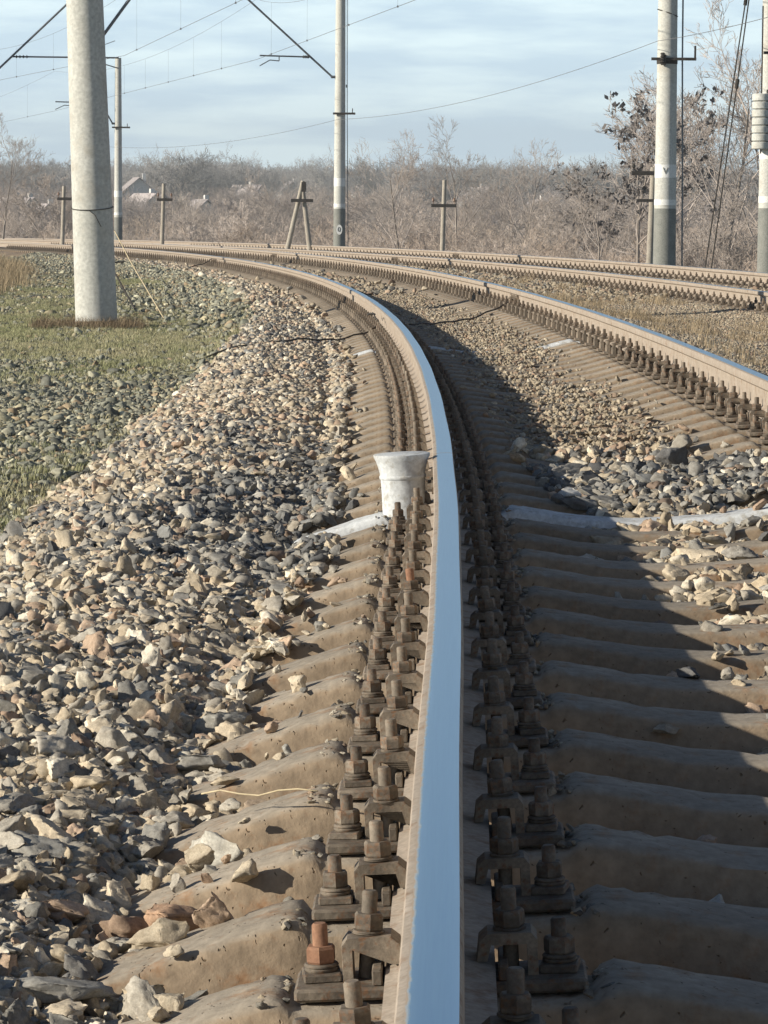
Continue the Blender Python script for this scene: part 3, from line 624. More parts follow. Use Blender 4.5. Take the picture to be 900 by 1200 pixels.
ri = rail(24, 80.5, D2+G, DZ2, 'uppermost rail of the second track in front of the masts', mirror=True); joint(ri, 80.5, D2+G, DZ2); rail(80.51, 172, D2+G, DZ2, 'uppermost second-track rail, far stretch toward the left', mirror=True)

# bond cables at the joints
def cable(name, pts, r_, label, m=M_dark, cat='cable', group=None):
    mb = MB(); P_ = [Vector(tuple(float(q) for q in W(*p))) for p in pts]; out_ = []
    for i in range(len(P_)-1):
        for t in range(6): out_.append(P_[i].lerp(P_[i+1], t/6)+Vector((0, 0, .006*math.sin(i*3+t*1.7))))
    out_.append(P_[-1]); mb.tube(out_, r_, 6); return link(name, mb.mesh(name, m, smooth=True), label=label, cat=cat, group=group)
cable('bond_cable', [(29.6, -.07, -.10), (29.4, -.16, -.16), (29.0, -.45, -.205), (28.8, -.8, -.175), (28.4, -1.3, -.19), (28.2, -1.9, -.36)], .0075, 'dark bond cable crossing the sleeper ends left of the curved rail')
cable('bond_cable', [(31.0, -.06, -.06), (30.7, -.14, -.05), (30.2, -.11, -.02), (29.6, -.07, -.09)], .007, 'looped dark wire standing beside the curved inner rail')
cable('bond_cable', [(35.0, G-.06, -.10), (34.7, G-.2, -.16), (33.6, 1.0, -.235), (32.6, .6, -.23), (31.9, .3, -.2)], .009, 'dark bond cable from the outer rail joint to the middle of the track')
cable('bond_cable', [(73.8, -.05, -.06), (73.4, -.25, -.15), (73, -.6, -.2)], .010, 'short dark bond wire at the far joint of the inner rail')
cable('dry_stem', [(6.02, -.44, -.185), (5.88, -.22, -.165)], .0016, 'thin pale dry stem lying across a sleeper left of the bolts', M_straw, 'stem')
# crumbs beside the shoulders
# ------------------------------------------------------------------ flared white post at the joint
M0 = frame(11.78, -.147, 0)
pr_ = [(.077, -.27), (.077, -.20), (.078, -.10), (.079, -.072), (.082, -.064), (.081, -.052), (.086, -.030), (.093, -.008), (.100, .004), (.101, .014), (.095, .016), (.01, .016)]
po = link('flared_post', None, None, M0, 'white painted concrete post with flared top standing against the near rail', 'post')
mb = MB(); mb.lathe(pr_, n=28); link('shaft', mb.mesh('shaft', M_white, angle=40), po, Matrix.Identity(4))
mb = MB(); mb.lathe([(.078, -.076), (.0825, -.072), (.084, -.064), (.081, -.058)], n=28, cap=False); link('moulding', mb.mesh('moulding', M_white, smooth=True), po, Matrix.Identity(4))

# ------------------------------------------------------------------ catenary masts
def at(pxx, pyy, Zd):                              # a direction in the view at a distance, only used to survey positions
    xx, yy = pxx-450, pyy-600; a = xx*cr+yy*sr; b_ = -xx*sr+yy*cr
    v = Vector((a/F, 1, -b_/F)); d = rt*v.x+fw*1+up*v.z; d = d/d.y
    return Vector((0, 0, CAMH))+d*Zd
def mast(s_, u_, zb, r0, r1, h, label, lean=0.):
    x, y, _ = W(s_, u_, 0); o = link('catenary_mast', None, None, T(float(x), float(y), zb)@Matrix.Rotation(lean, 4, 'Y'), label, 'mast', 'concrete catenary masts')
    mb = MB(); mb.lathe([(r0+(r1-r0)*t/8, h*t/8) for t in range(9)], n=32); link('shaft', mb.mesh('shaft', M_pole, angle=50), o, Matrix.Identity(4))
    o['r0'] = r0; o['r1'] = r1; o['h'] = h; return o
def rr_(o, z): return o['r0']+(o['r1']-o['r0'])*z/o['h']
def band(o, z0, z1, m, name, e=.004, cap=False):
    mb = MB(); mb.lathe([(rr_(o, z0)+e, z0), (rr_(o, z1)+e, z1)], n=32, cap=cap); link(name, mb.mesh(name, m, smooth=True), o, Matrix.Identity(4))
def addpart(o, name, mb, m, smooth=False):
    bpy.context.view_layer.update(); return link(name, mb.mesh(name, m, angle=40 if smooth else None), o, Matrix.Identity(4))
def insul(mb, a, b_, r=.05):
    a, b_ = Vector(a), Vector(b_); n_ = 4
    for k in range(n_): p = a.lerp(b_, (k+.5)/n_); d = (b_-a).normalized()*.018; mb.cyl(p-d, p+d, r, r*.55, 10)
def cantilever(o, zc, reach, dirx, diry, low=5.0, arm=6.25, reg_len=None, mess=8.3):
    """inclined bracket and registration arm; coordinates local to the mast"""
    d = Vector((dirx, diry, 0)).normalized(); z0 = zc
    mb = MB(); r = rr_(o, low)
    foot = d*r+Vector((0, 0, low)); top_ = d*reach+Vector((0, 0, mess+.3))
    mb.cyl(d*(r-.02)+Vector((0, 0, low)), d*(r+.14)+Vector((0, 0, low)), .045, n=8); mb.tube([d*(r+.1)+Vector((0, 0, low)), top_], .034, 8); addpart(o, 'bracket_arm', mb, M_galv, True)
    k = (arm-low)/(top_.z-low); joint_ = (d*(r+.1)+Vector((0, 0, low))).lerp(top_, k)
    end = d*(reg_len or reach+.45)+Vector((0, 0, arm+.02))
    mb = MB(); mb.tube([joint_, end], .026, 8); ln = (end-joint_)
    mb.tube([joint_+ln*.62+Vector((0, 0, 0)), joint_+ln*.62+Vector((0, 0, -.16))], .02, 6)
    mb.tube([joint_+ln*.62+Vector((0, 0, -.16)), joint_+ln*.8+Vector((0, 0, -.14)), joint_+ln*1.0+Vector((0, 0, -.34))], .018, 6)
    addpart(o, 'registration_arm', mb, M_galv, True)
    mb = MB(); insul(mb, joint_+ln*.03, joint_+ln*.16, .06); addpart(o, 'insulator', mb, M_dark)
    mb = MB(); mb.tube([Vector((0, 0, mess+1.0))+d*rr_(o, min(mess+1.0, o['h'])), top_], .015, 6); addpart(o, 'tie_rod', mb, M_galv)
def track_dir(s_, sign): t = float(path(s_)[2]); return Vector((math.cos(t)*sign, -math.sin(t)*sign, 0))
# A: big pole on the left
m1 = mast(37.6, -2.93, -.46, .238, .155, 9.6, 'thick pale concrete mast standing in the grass at the left', -.036)
mb = MB()
ring_z = .30+.4
mb.tube([(math.cos(t)*(rr_(m1, 1.35)+.008), math.sin(t)*(rr_(m1, 1.35)+.008), 1.36+.03*math.sin(t)) for t in np.linspace(0, 6.283, 25)], .0055, 6)
mb.tube([(-.02, -rr_(m1, 1.3)-.006, 1.33), (.05, -rr_(m1, 1.2)-.006, 1.27), (.11, -rr_(m1, 1.2)*.9-.006, 1.14)], .004, 6)
addpart(m1, 'wire_loop', mb, M_dark); mb = MB(); mb.lathe([(.27, -.1), (.262, .05), (.245, .09)], n=32); addpart(m1, 'footing', mb, M_bed)
cantilever(m1, 6, 2.9, *(track_dir(37.6, 1).xy))
m1b = mast(70.5, -2.95, -.55, .21, .16, 9.8, 'concrete mast standing exactly behind the thick left mast'); cantilever(m1b, 6, 2.9, *(track_dir(70, 1).xy))
m1c = mast(108.5, -3.0, -.55, .21, .16, 9.8, 'mast just outside the left edge whose bracket reaches into the sky'); 
# B: masts on the far side
m2 = mast(110.9, 9.3, -1.0, .205, .155, 10.6, 'slim dark-based concrete mast near the middle with an oval number plate')
m3 = mast(69.95, 9.3, -.9, .245, .175, 10.6, 'tall concrete mast with two white bands and a steel bracket, right of centre')
m4 = mast(60.9, 9.35, -.9, .20, .155, 10.6, 'concrete mast at the right edge with a bundle of round weights')
m5 = mast(147.9, 9.2, -1.0, .19, .14, 8.65, 'small distant mast just right of the thick left mast')
for o_, low_ in ((m2, 5.05), (m5, 4.9)): cantilever(o_, 6, 3.6 if o_ is m2 else 2.0, *(track_dir(float(inv(np.array(o_.location.x), np.array(o_.location.y))[0]), -1).xy), low=6.4 if o_ is m2 else 5.75, arm=7.05 if o_ is m2 else 6.65, mess=9.0 if o_ is m2 else 8.4, reg_len=2.75 if o_ is m2 else 2.85)
d_ = track_dir(108.5, 1); cantilever(m1c, 6, 4.0, d_.x, d_.y, low=5.65, arm=6.33, mess=8.9)
for o_, z1, z2, zt in ((m2, 2.05, 2.75, 2.0), (m3, 1.97, 2.55, 1.9), (m4, 2.0, 2.8, 1.9), (m5, 1.7, 2.5, 1.6)):
    band(o_, z1, z1+.12, M_band, 'white_band'); band(o_, z2, z2+.28, M_band, 'white_band'); band(o_, 0, zt, M_greyband, 'painted_base', .003)
# number plates
mb = MB(); r0 = rr_(m2, 1.2)
vs = []; 
for rx, rz, yy in ((.10, .17, -r0-.02), (.10, .17, -r0-.005)):
    for i in range(20): t = 6.283*i/20; vs.append((.0+rx*math.cos(t), yy, 1.3+rz*math.sin(t)))
mb.add(vs, [tuple(range(20))]+[(i, i+20, (i+1) % 20+20, (i+1) % 20) for i in range(20)]); pl = addpart(m2, 'number_plate', mb, M_band)
def text_part(par, body, loc, size, m, rz=0):
    cu = bpy.data.curves.new('digits', 'FONT'); cu.body = body; cu.size = size; cu.align_x = 'CENTER'; cu.align_y = 'CENTER'; cu.extrude = .002
    ob_ = bpy.data.objects.new('digits', cu); C.objects.link(ob_); dg = bpy.context.evaluated_depsgraph_get(); me = bpy.data.meshes.new_from_object(ob_.evaluated_get(dg)); bpy.data.objects.remove(ob_)
    me.materials.append(m); return link('digits', me, par, Matrix.Translation(loc)@Matrix.Rotation(rz, 4, 'Z')@Matrix.Rotation(math.pi/2, 4, 'X'))
text_part(pl, '0', (0, -r0-.025, 1.3), .22, M_dark)
text_part(m3, 'V', (-.02, -rr_(m3, 2.7)-.008, 2.69), .2, M_greyband)
# bracket on m3, cross arms on m2 and m5, weights on m4
mb = MB(); zb = 5.05; r = rr_(m3, zb); mb.box((.12, -r-.03, zb), (.95, .06, .06)); mb.box((.57, -r-.03, zb+.13), (.04, .04, .30)); mb.box((-.10, -r-.05, zb-.02), (.1, .1, .22)); mb.lathe([(r+.01, zb-.1), (r+.012, zb-.02)], n=20, cap=False); addpart(m3, 'steel_bracket', mb, M_dark)
mb = MB(); insul(mb, (-.12, -r-.08, zb-.08), (-.12, -r-.08, zb+.14), .06); addpart(m3, 'insulator', mb, M_dark)
mb = MB(); mb.tube([(r+.09, 0, 10.2), (r+.11, 0, zb), (r+.15, 0, 2.4), (r+.17, 0, .3)], .018, 6); addpart(m3, 'down_conductor', mb, M_galv)
mb = MB(); mb.tube([(-.23, -.1, 6.1), (0, -rr_(m3, 6)-.012, 6.02), (.2, -.12, 5.95)], .012, 5); addpart(m3, 'clamp_ring', mb, M_dark)
for o_, zb, ln_ in ((m2, 5.2, .75), (m5, 5.6, .8)):
    mb = MB(); r = rr_(o_, zb); mb.box((.14, -r-.03, zb-.02), (ln_, .06, .07)); mb.box((.42, -r-.03, zb+.08), (.03, .03, .14)); addpart(o_, 'cross_arm', mb, M_dark)
mb = MB(); r = rr_(m2, 5); mb.tube([(r+.03, 0, 10), (r+.06, 0, 5.0), (r+.12, 0, .3)], .014, 6); mb.box((r+.04, 0, 6.1), (.06, .05, .1)); addpart(m2, 'down_conductor', mb, M_galv)
mb = MB(); r = rr_(m4, 3.2)
for k in range(7): mb.lathe([(.155, 0), (.17, .012), (.17, .125), (.155, .137)], c=(-.20, -.28, 2.98+k*.147), n=20)
addpart(m4, 'round_weight', mb, M_pole, True)
mb = MB(); mb.cyl((-.20, -.28, 2.9), (-.20, -.28, 5.6), .014, n=6); addpart(m4, 'weight_rod', mb, M_dark)
mb = MB(); mb.box((.02, -.26, 3.55), (.24, .14, 1.05), bev=.01); addpart(m4, 'weight_guard', mb, M_dark)
mb = MB(); mb.box((0, -.22, 4.75), (.34, .06, .05)); mb.box((0, -.22, 6.0), (.34, .06, .05)); mb.box((.05, -.24, 5.9), (.05, .06, .3)); addpart(m4, 'bracket', mb, M_dark)
# guys at m4
for k, (xt, zt, yb) in enumerate(((.35, 9.3, 0.), (.55, 9.2, .05))):
    a = Vector((m4.location.x, m4.location.y, m4.location.z+zt)); foot = at(820+k*8, 310, 64); foot.z = -.9
    mb = MB(); mb.tube([a, foot], .013, 6); p = foot.lerp(a, .46 if k else .62); dd = (a-foot).normalized()*.09; mb.cyl(p-dd, p+dd, .035, n=8)
    link('guy_wire', mb.mesh('guy_wire', M_dark), label=('left of the two guy wires anchoring the right edge mast', 'right of the two guy wires anchoring the right edge mast')[k], cat='guy wire', group='guy wires of the right mast')
# wires at the left pole
for pts_, r_, m_, lb in ((((134, 270, 37.3), (152, 305, 36), (192, 373, 34.5)), .006, M_straw, 'pale thin cable running from the left mast down into the grass'),
                          (((136, 322, 37.2), (146, 341, 36.6), (158, 362, 36)), .011, M_dark, 'short dark rod leaning from the left mast into the grass')):
    P_ = [at(*q) for q in pts_]; mb = MB(); mb.tube(P_, r_, 6); link('ground_cable', mb.mesh('ground_cable', m_), label=lb, cat='cable')

# contact wires
def wire_run(name, sup, label, messenger=True, r=.0055):
    mb = MB(); ms = MB(); dr = MB()
    for i in range(len(sup)-1):
        a, b_ = Vector(sup[i]), Vector(sup[i+1]); n_ = 16; ln_ = (b_-a).length
        A = [a.lerp(b_, t/n_) for t in range(n_+1)]; mb.tube(A, r*1.25, 5)
        Mv = [a.lerp(b_, t/n_)+Vector((0, 0, 1.95-.8*4*(t/n_)*(1-t/n_))) for t in range(n_+1)]
        ms.tube(Mv, r*.9, 5)
        for t in np.linspace(.12, .88, max(3, int(ln_/7))):
            p = a.lerp(b_, float(t)); q = p+Vector((0, 0, 1.95-.8*4*float(t)*(1-float(t)))); dr.tube([p, q], .003, 4); dr.box(p, (.04, .04, .05))
    o = link(name, None, None, Matrix.Identity(4), label, 'overhead wire')
    link('wire', mb.mesh('wire', M_wire), o, Matrix.Identity(4))
    if messenger: link('messenger_wire', ms.mesh('messenger_wire', M_wire), o, Matrix.Identity(4)); link('droppers', dr.mesh('droppers', M_wire), o, Matrix.Identity(4))
    return o
def cw(s_, u_, z_): x, y, _ = W(s_, u_, 0); return (float(x), float(y), z_)
wire_run('overhead_wire', [cw(190, .8, 6.0), cw(147, .9, 5.95), tuple(at(146, 65, 107)), tuple(at(300, -8, 80)), cw(62, 1.2, 6.2), cw(37, .5, 6.2), cw(0, .8, 6.2)], 'overhead contact wire with droppers above the near track, upper left')
wire_run('overhead_wire', [tuple(at(-150, 176, 210)), tuple(at(64, 130, 165)), tuple(at(300, 70, 109)), tuple(at(497, -4, 80)), cw(62, 5.4, 6.2), cw(37, 5.6, 6.2), cw(0, 5.8, 6.2)], 'overhead contact wire crossing the sky from the left to behind the middle mast')
mb = MB(); a = at(771, 48, 70); b_ = at(396, 140, 109)
def sag(a, b_, sg, n_=20): return [a.lerp(b_, t/n_)-Vector((0, 0, sg*4*(t/n_)*(1-t/n_))) for t in range(n_+1)]
mb.tube(sag(b_, a, .35), .006, 5); mb.tube(sag(a, at(1060, -30, 45), .1), .006, 5); mb.tube(sag(b_, at(128, 172, 146), .35), .006, 5)
link('feeder_wire', mb.mesh('feeder_wire', M_wire), label='single thin line wire sagging from the middle mast to the tall right mast', cat='wire')

# ------------------------------------------------------------------ old telegraph posts
def tpost(pt, pbx, Z_, ph, r_, label, arm=None, ins=False, arm_l=.95):
    top_ = at(pt[0], pt[1], Z_); bot = at(pbx, pt[1]+10, Z_); bot.z = -2.4 if Z_ > 75 else -2.0
    o = link('telegraph_post', None, None, Matrix.Translation((bot.x, bot.y, bot.z)), label, 'telegraph post', 'old telegraph posts beyond the tracks'); mb = MB(); mb.cyl((0, 0, 0), top_-bot, r_*1.15, r_*.85, 12); link('post', mb.mesh('post', M_wood, angle=40), o, Matrix.Identity(4))
    if arm:
        c = at(arm[0], arm[1], Z_-.3)-bot; q = MB(); q.box(c, (arm_l, .09, .10)); link('cross_arm', q.mesh('cross_arm', M_dark), o, Matrix.Identity(4))
        for k in ((-.45, -.25, .25, .45) if ins else (-.42, .42)):
            q = MB(); q.cyl(c+Vector((k*arm_l, 0, .05)), c+Vector((k*arm_l, 0, .14)), .012, n=6); q.lathe([(.02, 0), (.045, .02), (.04, .07), (.02, .11)], c=c+Vector((k*arm_l, 0, .12)), n=10); link('insulator', q.mesh('insulator', M_ins if not ins else M_dark), o, Matrix.Identity(4))
    return o
tpost((521, 211), 517, 100, 0, .075, 'slim wooden post with one short cross arm, right of the middle mast', (520, 241), arm_l=.75)
tpost((192, 215), 188, 118, 0, .075, 'leaning wooden post with a cross arm, second from the left', (193, 234), arm_l=.55)
tpost((75, 218), 71, 118, 0, .075, 'leaning wooden post just left of the thick mast', (77, 233), arm_l=.6)
tp = tpost((766, 196), 760, 78, 0, .085, 'short wooden post with dark insulators beside the tall mast', (764, 203), True, arm_l=.95)
c = at(761, 235, 77.7)-Vector(tp.location); q = MB(); q.box(c, (.55, .08, .07)); link('lower_arm', q.mesh('lower_arm', M_dark), tp, Matrix.Identity(4))
Z_ = 103; o = link('a_frame_post', None, None, Matrix.Translation(at(351, 290, Z_)), 'wooden A-frame post of two leaning legs tied by a bar', 'telegraph post', 'old telegraph posts beyond the tracks'); O_ = Vector(o.location)
for a_, b_ in (((355, 212), (335, 300)), ((354, 216), (364, 300))):
    mb = MB(); mb.cyl(at(*b_, Z_)-O_, at(*a_, Z_)-O_, .085, .065, 12); link('leg', mb.mesh('leg', M_wood, angle=40), o, Matrix.Identity(4))
mb = MB(); mb.box(at(354, 235, Z_-.2)-O_, (.68, .1, .1)); mb.box(at(356, 219, Z_-.2)-O_, (.14, .12, .3)); link('cross_bar', mb.mesh('cross_bar', M_dark), o, Matrix.Identity(4))
# small marker left of the thick mast
x, y, _ = W(80, -2.05, 0); mk = link('marker_stump', None, None, T(float(x), float(y), -.45), 'small dark marker box with white cap on the grass behind the left mast', 'marker')
mb = MB(); mb.box((0, 0, .12), (.26, .2, .26), bev=.01); link('body', mb.mesh('body', M_dark), mk, Matrix.Identity(4)); mb = MB(); mb.box((-.03, 0, .275), (.12, .16, .05), bev=.01); link('cap', mb.mesh('cap', M_band), mk, Matrix.Identity(4)); mb = MB(); mb.tube([(.1, 0, .1), (.3, 0, .1), (.5, 0, .12)], .02, 6); link('pipe', mb.mesh('pipe', M_dark), mk, Matrix.Identity(4))

# ------------------------------------------------------------------ bare trees and brush
def segs_mesh(name, segs, m):
    A = np.array([[*a, *b_, ra_, rb_] for a, b_, ra_, rb_ in segs]); p0, p1 = A[:, :3], A[:, 3:6]; d = p1-p0; d /= np.maximum(np.linalg.norm(d, axis=1, keepdims=True), 1e-6)
    ref = np.where(np.abs(d[:, 2:3]) > .9, [[1, 0, 0]], [[0, 0, 1]]); a = np.cross(d, ref); a /= np.linalg.norm(a, axis=1, keepdims=True); b_ = np.cross(d, a); V = []
    for p, r_ in ((p0, A[:, 6:7]), (p1, A[:, 7:8])):
        for t in (0, 2.094, 4.189): V.append(p+(a*math.cos(t)+b_*math.sin(t))*r_)
    V = np.stack(V, 1).reshape(-1, 3); k = np.arange(len(A))[:, None]*6
    Fc = np.concatenate([k+np.array([[i, (i+1) % 3, 3+(i+1) % 3, 3+i]]) for i in range(3)]); return np_mesh(name, V, Fc, m)
def grow(r, base, dirv, length, rad, level, maxl, segs, tips, kids, up_=.25, wob=.16, ratio=.55, rmin=.007):
    n_ = 4 if level < maxl else 3; p = np.array(base, float); d = np.array(dirv, float); d /= np.linalg.norm(d); pts = [p.copy()]; dirs = [d.copy()]
    for i in range(n_):
        d = d+r.normal(size=3)*wob+np.array([0, 0, up_*.25]); d /= np.linalg.norm(d); q = p+d*length/n_
        ra_ = max(rad*(1-.75*i/n_), rmin); rb_ = max(rad*(1-.75*(i+1)/n_), rmin*.8)
        segs[min(level, 1) if level < 1 else 1].append((tuple(p), tuple(q), ra_, rb_)); p = q; pts.append(p.copy()); dirs.append(d.copy())
    if level >= maxl: tips.append(p.copy()); return
    for k in range(kids[level]):
        t = r.uniform(.25, 1) if level else r.uniform(.22, 1); f_ = t*n_; i = min(int(f_), n_-1); b0 = pts[i]+(pts[i+1]-pts[i])*(f_-i)
        side = r.normal(size=3); side -= dirs[i]*side.dot(dirs[i]); side /= np.linalg.norm(side)
        nd = dirs[i]*r.uniform(.5, 1.0)+side*r.uniform(.5, 1.0)+np.array([0, 0, up_*.4])
        grow(r, b0, nd, length*ratio*r.uniform(.7, 1.2)*(1.15-.4*t), rad*.45*(1-.5*t), level+1, maxl, segs, tips, kids, up_, wob, ratio, rmin)
def tree_meshes(seed, h, kids=(11, 7, 5, 4), stems=1, m=M_twig, rad=.11, leafy=False, rmin=.0075):
    r = np.random.default_rng(seed); segs = [[], []]; tips = []
    for k in range(stems):
        dr_ = r.normal(size=3)*(.10 if stems == 1 else .45)*np.array([1, 1, 0])+np.array([0, 0, 1]); grow(r, (r.normal()*.12*(stems > 1), r.normal()*.12*(stems > 1), -.1), dr_, h*(.78 if stems == 1 else r.uniform(.5, .72)), rad*(1 if stems == 1 else .45), 0, len(kids), segs, tips, kids, .35, .13, .52, rmin)
    out_ = [segs_mesh('trunk', segs[0], M_bark), segs_mesh('crown', segs[1], m)]
    if leafy:
        V = []; Fc = []
        for t in tips[::1]:
            if r.random() < .935 or t[2] < h*.52: continue
            for k in range(11):
                c0 = t+r.normal(size=3)*.085; a_ = r.normal(size=3)*.045; b_ = r.normal(size=3)*.045+np.array([0, 0, -.03]); i = len(V); V += [c0-a_, c0-b_, c0+a_, c0+b_]; Fc.append((i, i+1, i+2, i+3))
        out_.append(np_mesh('leaves', V, Fc, M_dryleaf))
    return out_
TV = [tree_meshes(1, 9.0, (11, 7, 5, 4)), tree_meshes(2, 8.0, (11, 7, 5, 4)), tree_meshes(3, 6.0, (12, 8, 5, 4), stems=2, rad=.08), tree_meshes(4, 5.0, (9, 7, 5, 4), stems=3, rad=.07), tree_meshes(5, 7.0, (9, 6, 5, 4), leafy=True, rmin=.008)]
def gz(x, y): return float(ground_z(np.array([x]), np.array([y]))[0])
trees = [  # px, distance, variant, scale, rz, label
 (846, 100, 0, 1.0, .3, 'tall bare tree with spreading crown between the two right masts'), (893, 112, 1, 1.1, 2.2, 'tall bare tree behind the right edge mast'), (812, 118, 1, 1.02, 4.0, 'bare tree just right of the tall banded mast'), (872, 92, 2, 1.0, 3.0, 'forked bare tree close to the guy wires'),
 (742, 96, 4, .86, .8, 'tree with dark clusters of dry pods left of the tall banded mast'), (706, 104, 4, .70, 3.8, 'smaller tree with dark dry pod clusters, leftmost of the pod-bearing trees'), (765, 110, 4, 1.05, 2.0, 'pod-bearing tree right behind the tall banded mast'), (797, 104, 4, .98, 5.0, 'tree with dry pods between the banded mast and the tall bare tree'),
 (604, 150, 1, .86, 1.0, 'bare round-crowned tree right of the slim wooden post'), (662, 148, 2, 1.0, .4, 'bare tree below the pod-bearing trees'), (540, 152, 0, .80, 2.0, 'bare tree directly behind the slim wooden post'), (470, 146, 1, .88, 5.0, 'bare tree right of the middle mast'), (505, 150, 2, 1.05, 4.4, 'bare tree between middle mast and slim post'), (640, 175, 3, 1.1, 1.4, 'low bare tree above the village gap'),
 (290, 168, 2, 1.0, .9, 'bare tree left of the A-frame post'), (250, 150, 3, 1.02, 3.5, 'many-stemmed bare tree right of the leaning post'), (325, 172, 1, .76, 2.8, 'thin bare tree just left of the A-frame'), (215, 165, 3, 1.0, 1.9, 'bushy bare tree behind the leaning post'), (2, 140, 0, .58, .4, 'dark bare tree at the left edge'), (45, 170, 2, .78, 3.1, 'bare tree left of the leftmost post'), (62, 150, 3, .9, 1.3, 'wide bare bush tree touching the thick mast'), (165, 175, 2, .7, 5.1, 'bare tree between the distant mast and leaning post'), (375, 160, 3, .95, .2, 'bare tree right of the A-frame'), (430, 160, 2, .86, 1.7, 'bare tree just right of the middle mast'), (575, 165, 3, 1.1, 2.7, 'bushy bare tree left of the round-crowned one'), (690, 135, 3, 1.15, 3.6, 'low spreading bare tree under the leftmost pod tree')]
for k, (pxx, Zd, v_, s_, rz, lb) in enumerate(trees):
    p = at(pxx, 250, Zd); o = link('bare_tree', None, None, T(p.x, p.y, gz(p.x, p.y), rz, s_), lb, 'tree', 'bare trees beyond the tracks')
    for nm, me in zip(('trunk', 'crown', 'leaves'), TV[v_]): link(nm, me, o, Matrix.Identity(4))
# dense brush (nobody could count it)
BR = []
for i in range(6):
    r = np.random.default_rng(70+i); segs = [[], []]; tips = []
    for k in range(9):
        dr_ = np.array([r.normal()*.5, r.normal()*.5, 1.]); grow(r, (r.normal()*.5, r.normal()*.5, -.1), dr_, r.uniform(1.6, 2.6), .022, 0, 3, segs, tips, (7, 5, 4), .3, .18, .55, .007)
    BR.append(segs_mesh('brush', segs[0]+segs[1], M_brush))
r = np.random.default_rng(5); P_ = []; Sc = []; Cc = []
def brushband(n_, z0, z1, s0, s1, cols, xr=.135):
    for k in range(n_):
        Zd = r.uniform(z0, z1); x = r.uniform(-xr, xr)*Zd+r.normal()*1; y = Zd
        sI, uI = inv(np.array([x]), np.array([y]))
        if uI[0] < 13 and Zd < 190: continue
        P_.append((x, y, gz(x, y)-.1)); q = r.uniform(s0, s1); Sc.append((q*r.uniform(.9, 1.3), q*r.uniform(.9, 1.3), q)); c = np.array(cols[int(r.integers(len(cols)))])*r.uniform(.8, 1.2); Cc.append(c)
BC = [(.54, .45, .375), (.60, .49, .40), (.50, .43, .375), (.60, .50, .41)]
brushband(300, 84, 150, .55, 1.0, BC); brushband(260, 140, 260, .7, 1.25, BC); brushband(290, 260, 520, .9, 1.7, [(.42, .36, .32), (.46, .40, .35), (.38, .34, .32)]); brushband(500, 500, 1300, 1.6, 3.2, [(.34, .33, .31), (.37, .35, .33)])
n_ = len(P_); rt_ = np.zeros((n_, 3)); rt_[:, 2] = r.uniform(0, 6.28, n_)
scatter('brush_thicket', P_, rt_, Sc, r.integers(0, 6, n_), Cc, BR, 'dense brown leafless thicket filling the ground beyond the tracks', 'thicket')

# ------------------------------------------------------------------ village on the slope
def house(pxx, Zd, wd, hh, rz, label, col_m=M_wall):
    wd *= .6; hh *= .75
    p = at(pxx, 250, Zd); z = gz(p.x, p.y); o = link('house', None, None, T(p.x, p.y, z-.3, rz), label, 'house', 'small houses on the far slope'); dp = wd*1.3
    mb = MB(); mb.box((0, 0, hh/2), (wd, dp, hh)); mb.add([(-wd/2, -dp/2, hh), (wd/2, -dp/2, hh), (0, -dp/2, hh+wd*.42), (-wd/2, dp/2, hh), (wd/2, dp/2, hh), (0, dp/2, hh+wd*.42)], [(0, 1, 2), (4, 3, 5)]); link('wall', mb.mesh('wall', col_m), o, Matrix.Identity(4))
    e = .35; k = .84; mb = MB()
    for sx in (-1, 1): mb.add([(sx*(wd/2+e), -dp/2-e, hh-e*k+.05), (0, -dp/2-e, hh+wd*.42+.05), (0, dp/2+e, hh+wd*.42+.05), (sx*(wd/2+e), dp/2+e, hh-e*k+.05), (sx*(wd/2+e), -dp/2-e, hh-e*k+.2), (0, -dp/2-e, hh+wd*.42+.2), (0, dp/2+e, hh+wd*.42+.2), (sx*(wd/2+e), dp/2+e, hh-e*k+.2)], [(0, 1, 2, 3), (7, 6, 5, 4), (0, 4, 5, 1), (1, 5, 6, 2), (2, 6, 7, 3), (3, 7, 4, 0)])
    rf_ = link('roof', mb.mesh('roof', M_roof), o, Matrix.Identity(4)); mb = MB(); mb.box((wd*.2, 0, hh+wd*.45), (.5, .5, 1.2)); link('chimney', mb.mesh('chimney', M_wall), rf_, Matrix.Identity(4))
    for q in (-.25, .25): mb = MB(); mb.box((q*wd, -dp/2-.01, hh*.55), (wd*.16, .08, hh*.4)); link('window', mb.mesh('window', M_glass), o, Matrix.Identity(4))
hl = [(170, 400, 7.5, 3.0, .5, 'low white house immediately right of the distant left mast'), (160, 480, 9, 4.2, .2, 'large pale house with dark roof above the low white one'), (176, 430, 6, 2.8, .9, 'small pale gabled house beside the low white one'), (235, 400, 6, 2.6, .4, 'white house right of the leaning post'), (53, 380, 5, 2.4, .3, 'small white gable left of the leaning left post'), (15, 400, 6, 2.8, 1.0, 'pale house at the left edge'), (30, 430, 5.5, 2.6, .6, 'pale cottage next to the left edge house'), (727, 430, 5, 2.6, .2, 'small white gable seen left of the pod tree'), (629, 420, 6, 2.8, .3, 'white gabled house below the middle right skyline'), (560, 520, 7, 3.0, .7, 'pale house right of the slim wooden post'), (575, 560, 6, 3.2, .4, 'distant pale house up the slope'), (655, 600, 7, 3, .8, 'distant grey-white house on the right slope'), (425, 700, 6, 3.2, .3, 'distant white house right of the middle mast'), (480, 640, 8, 3, .5, 'long pale house among trees in the middle'), (340, 620, 7, 3, .2, 'pale house above the A-frame post'), (290, 540, 7, 2.8, .9, 'pale house left of the A-frame post')]
for h_ in hl: house(*h_)
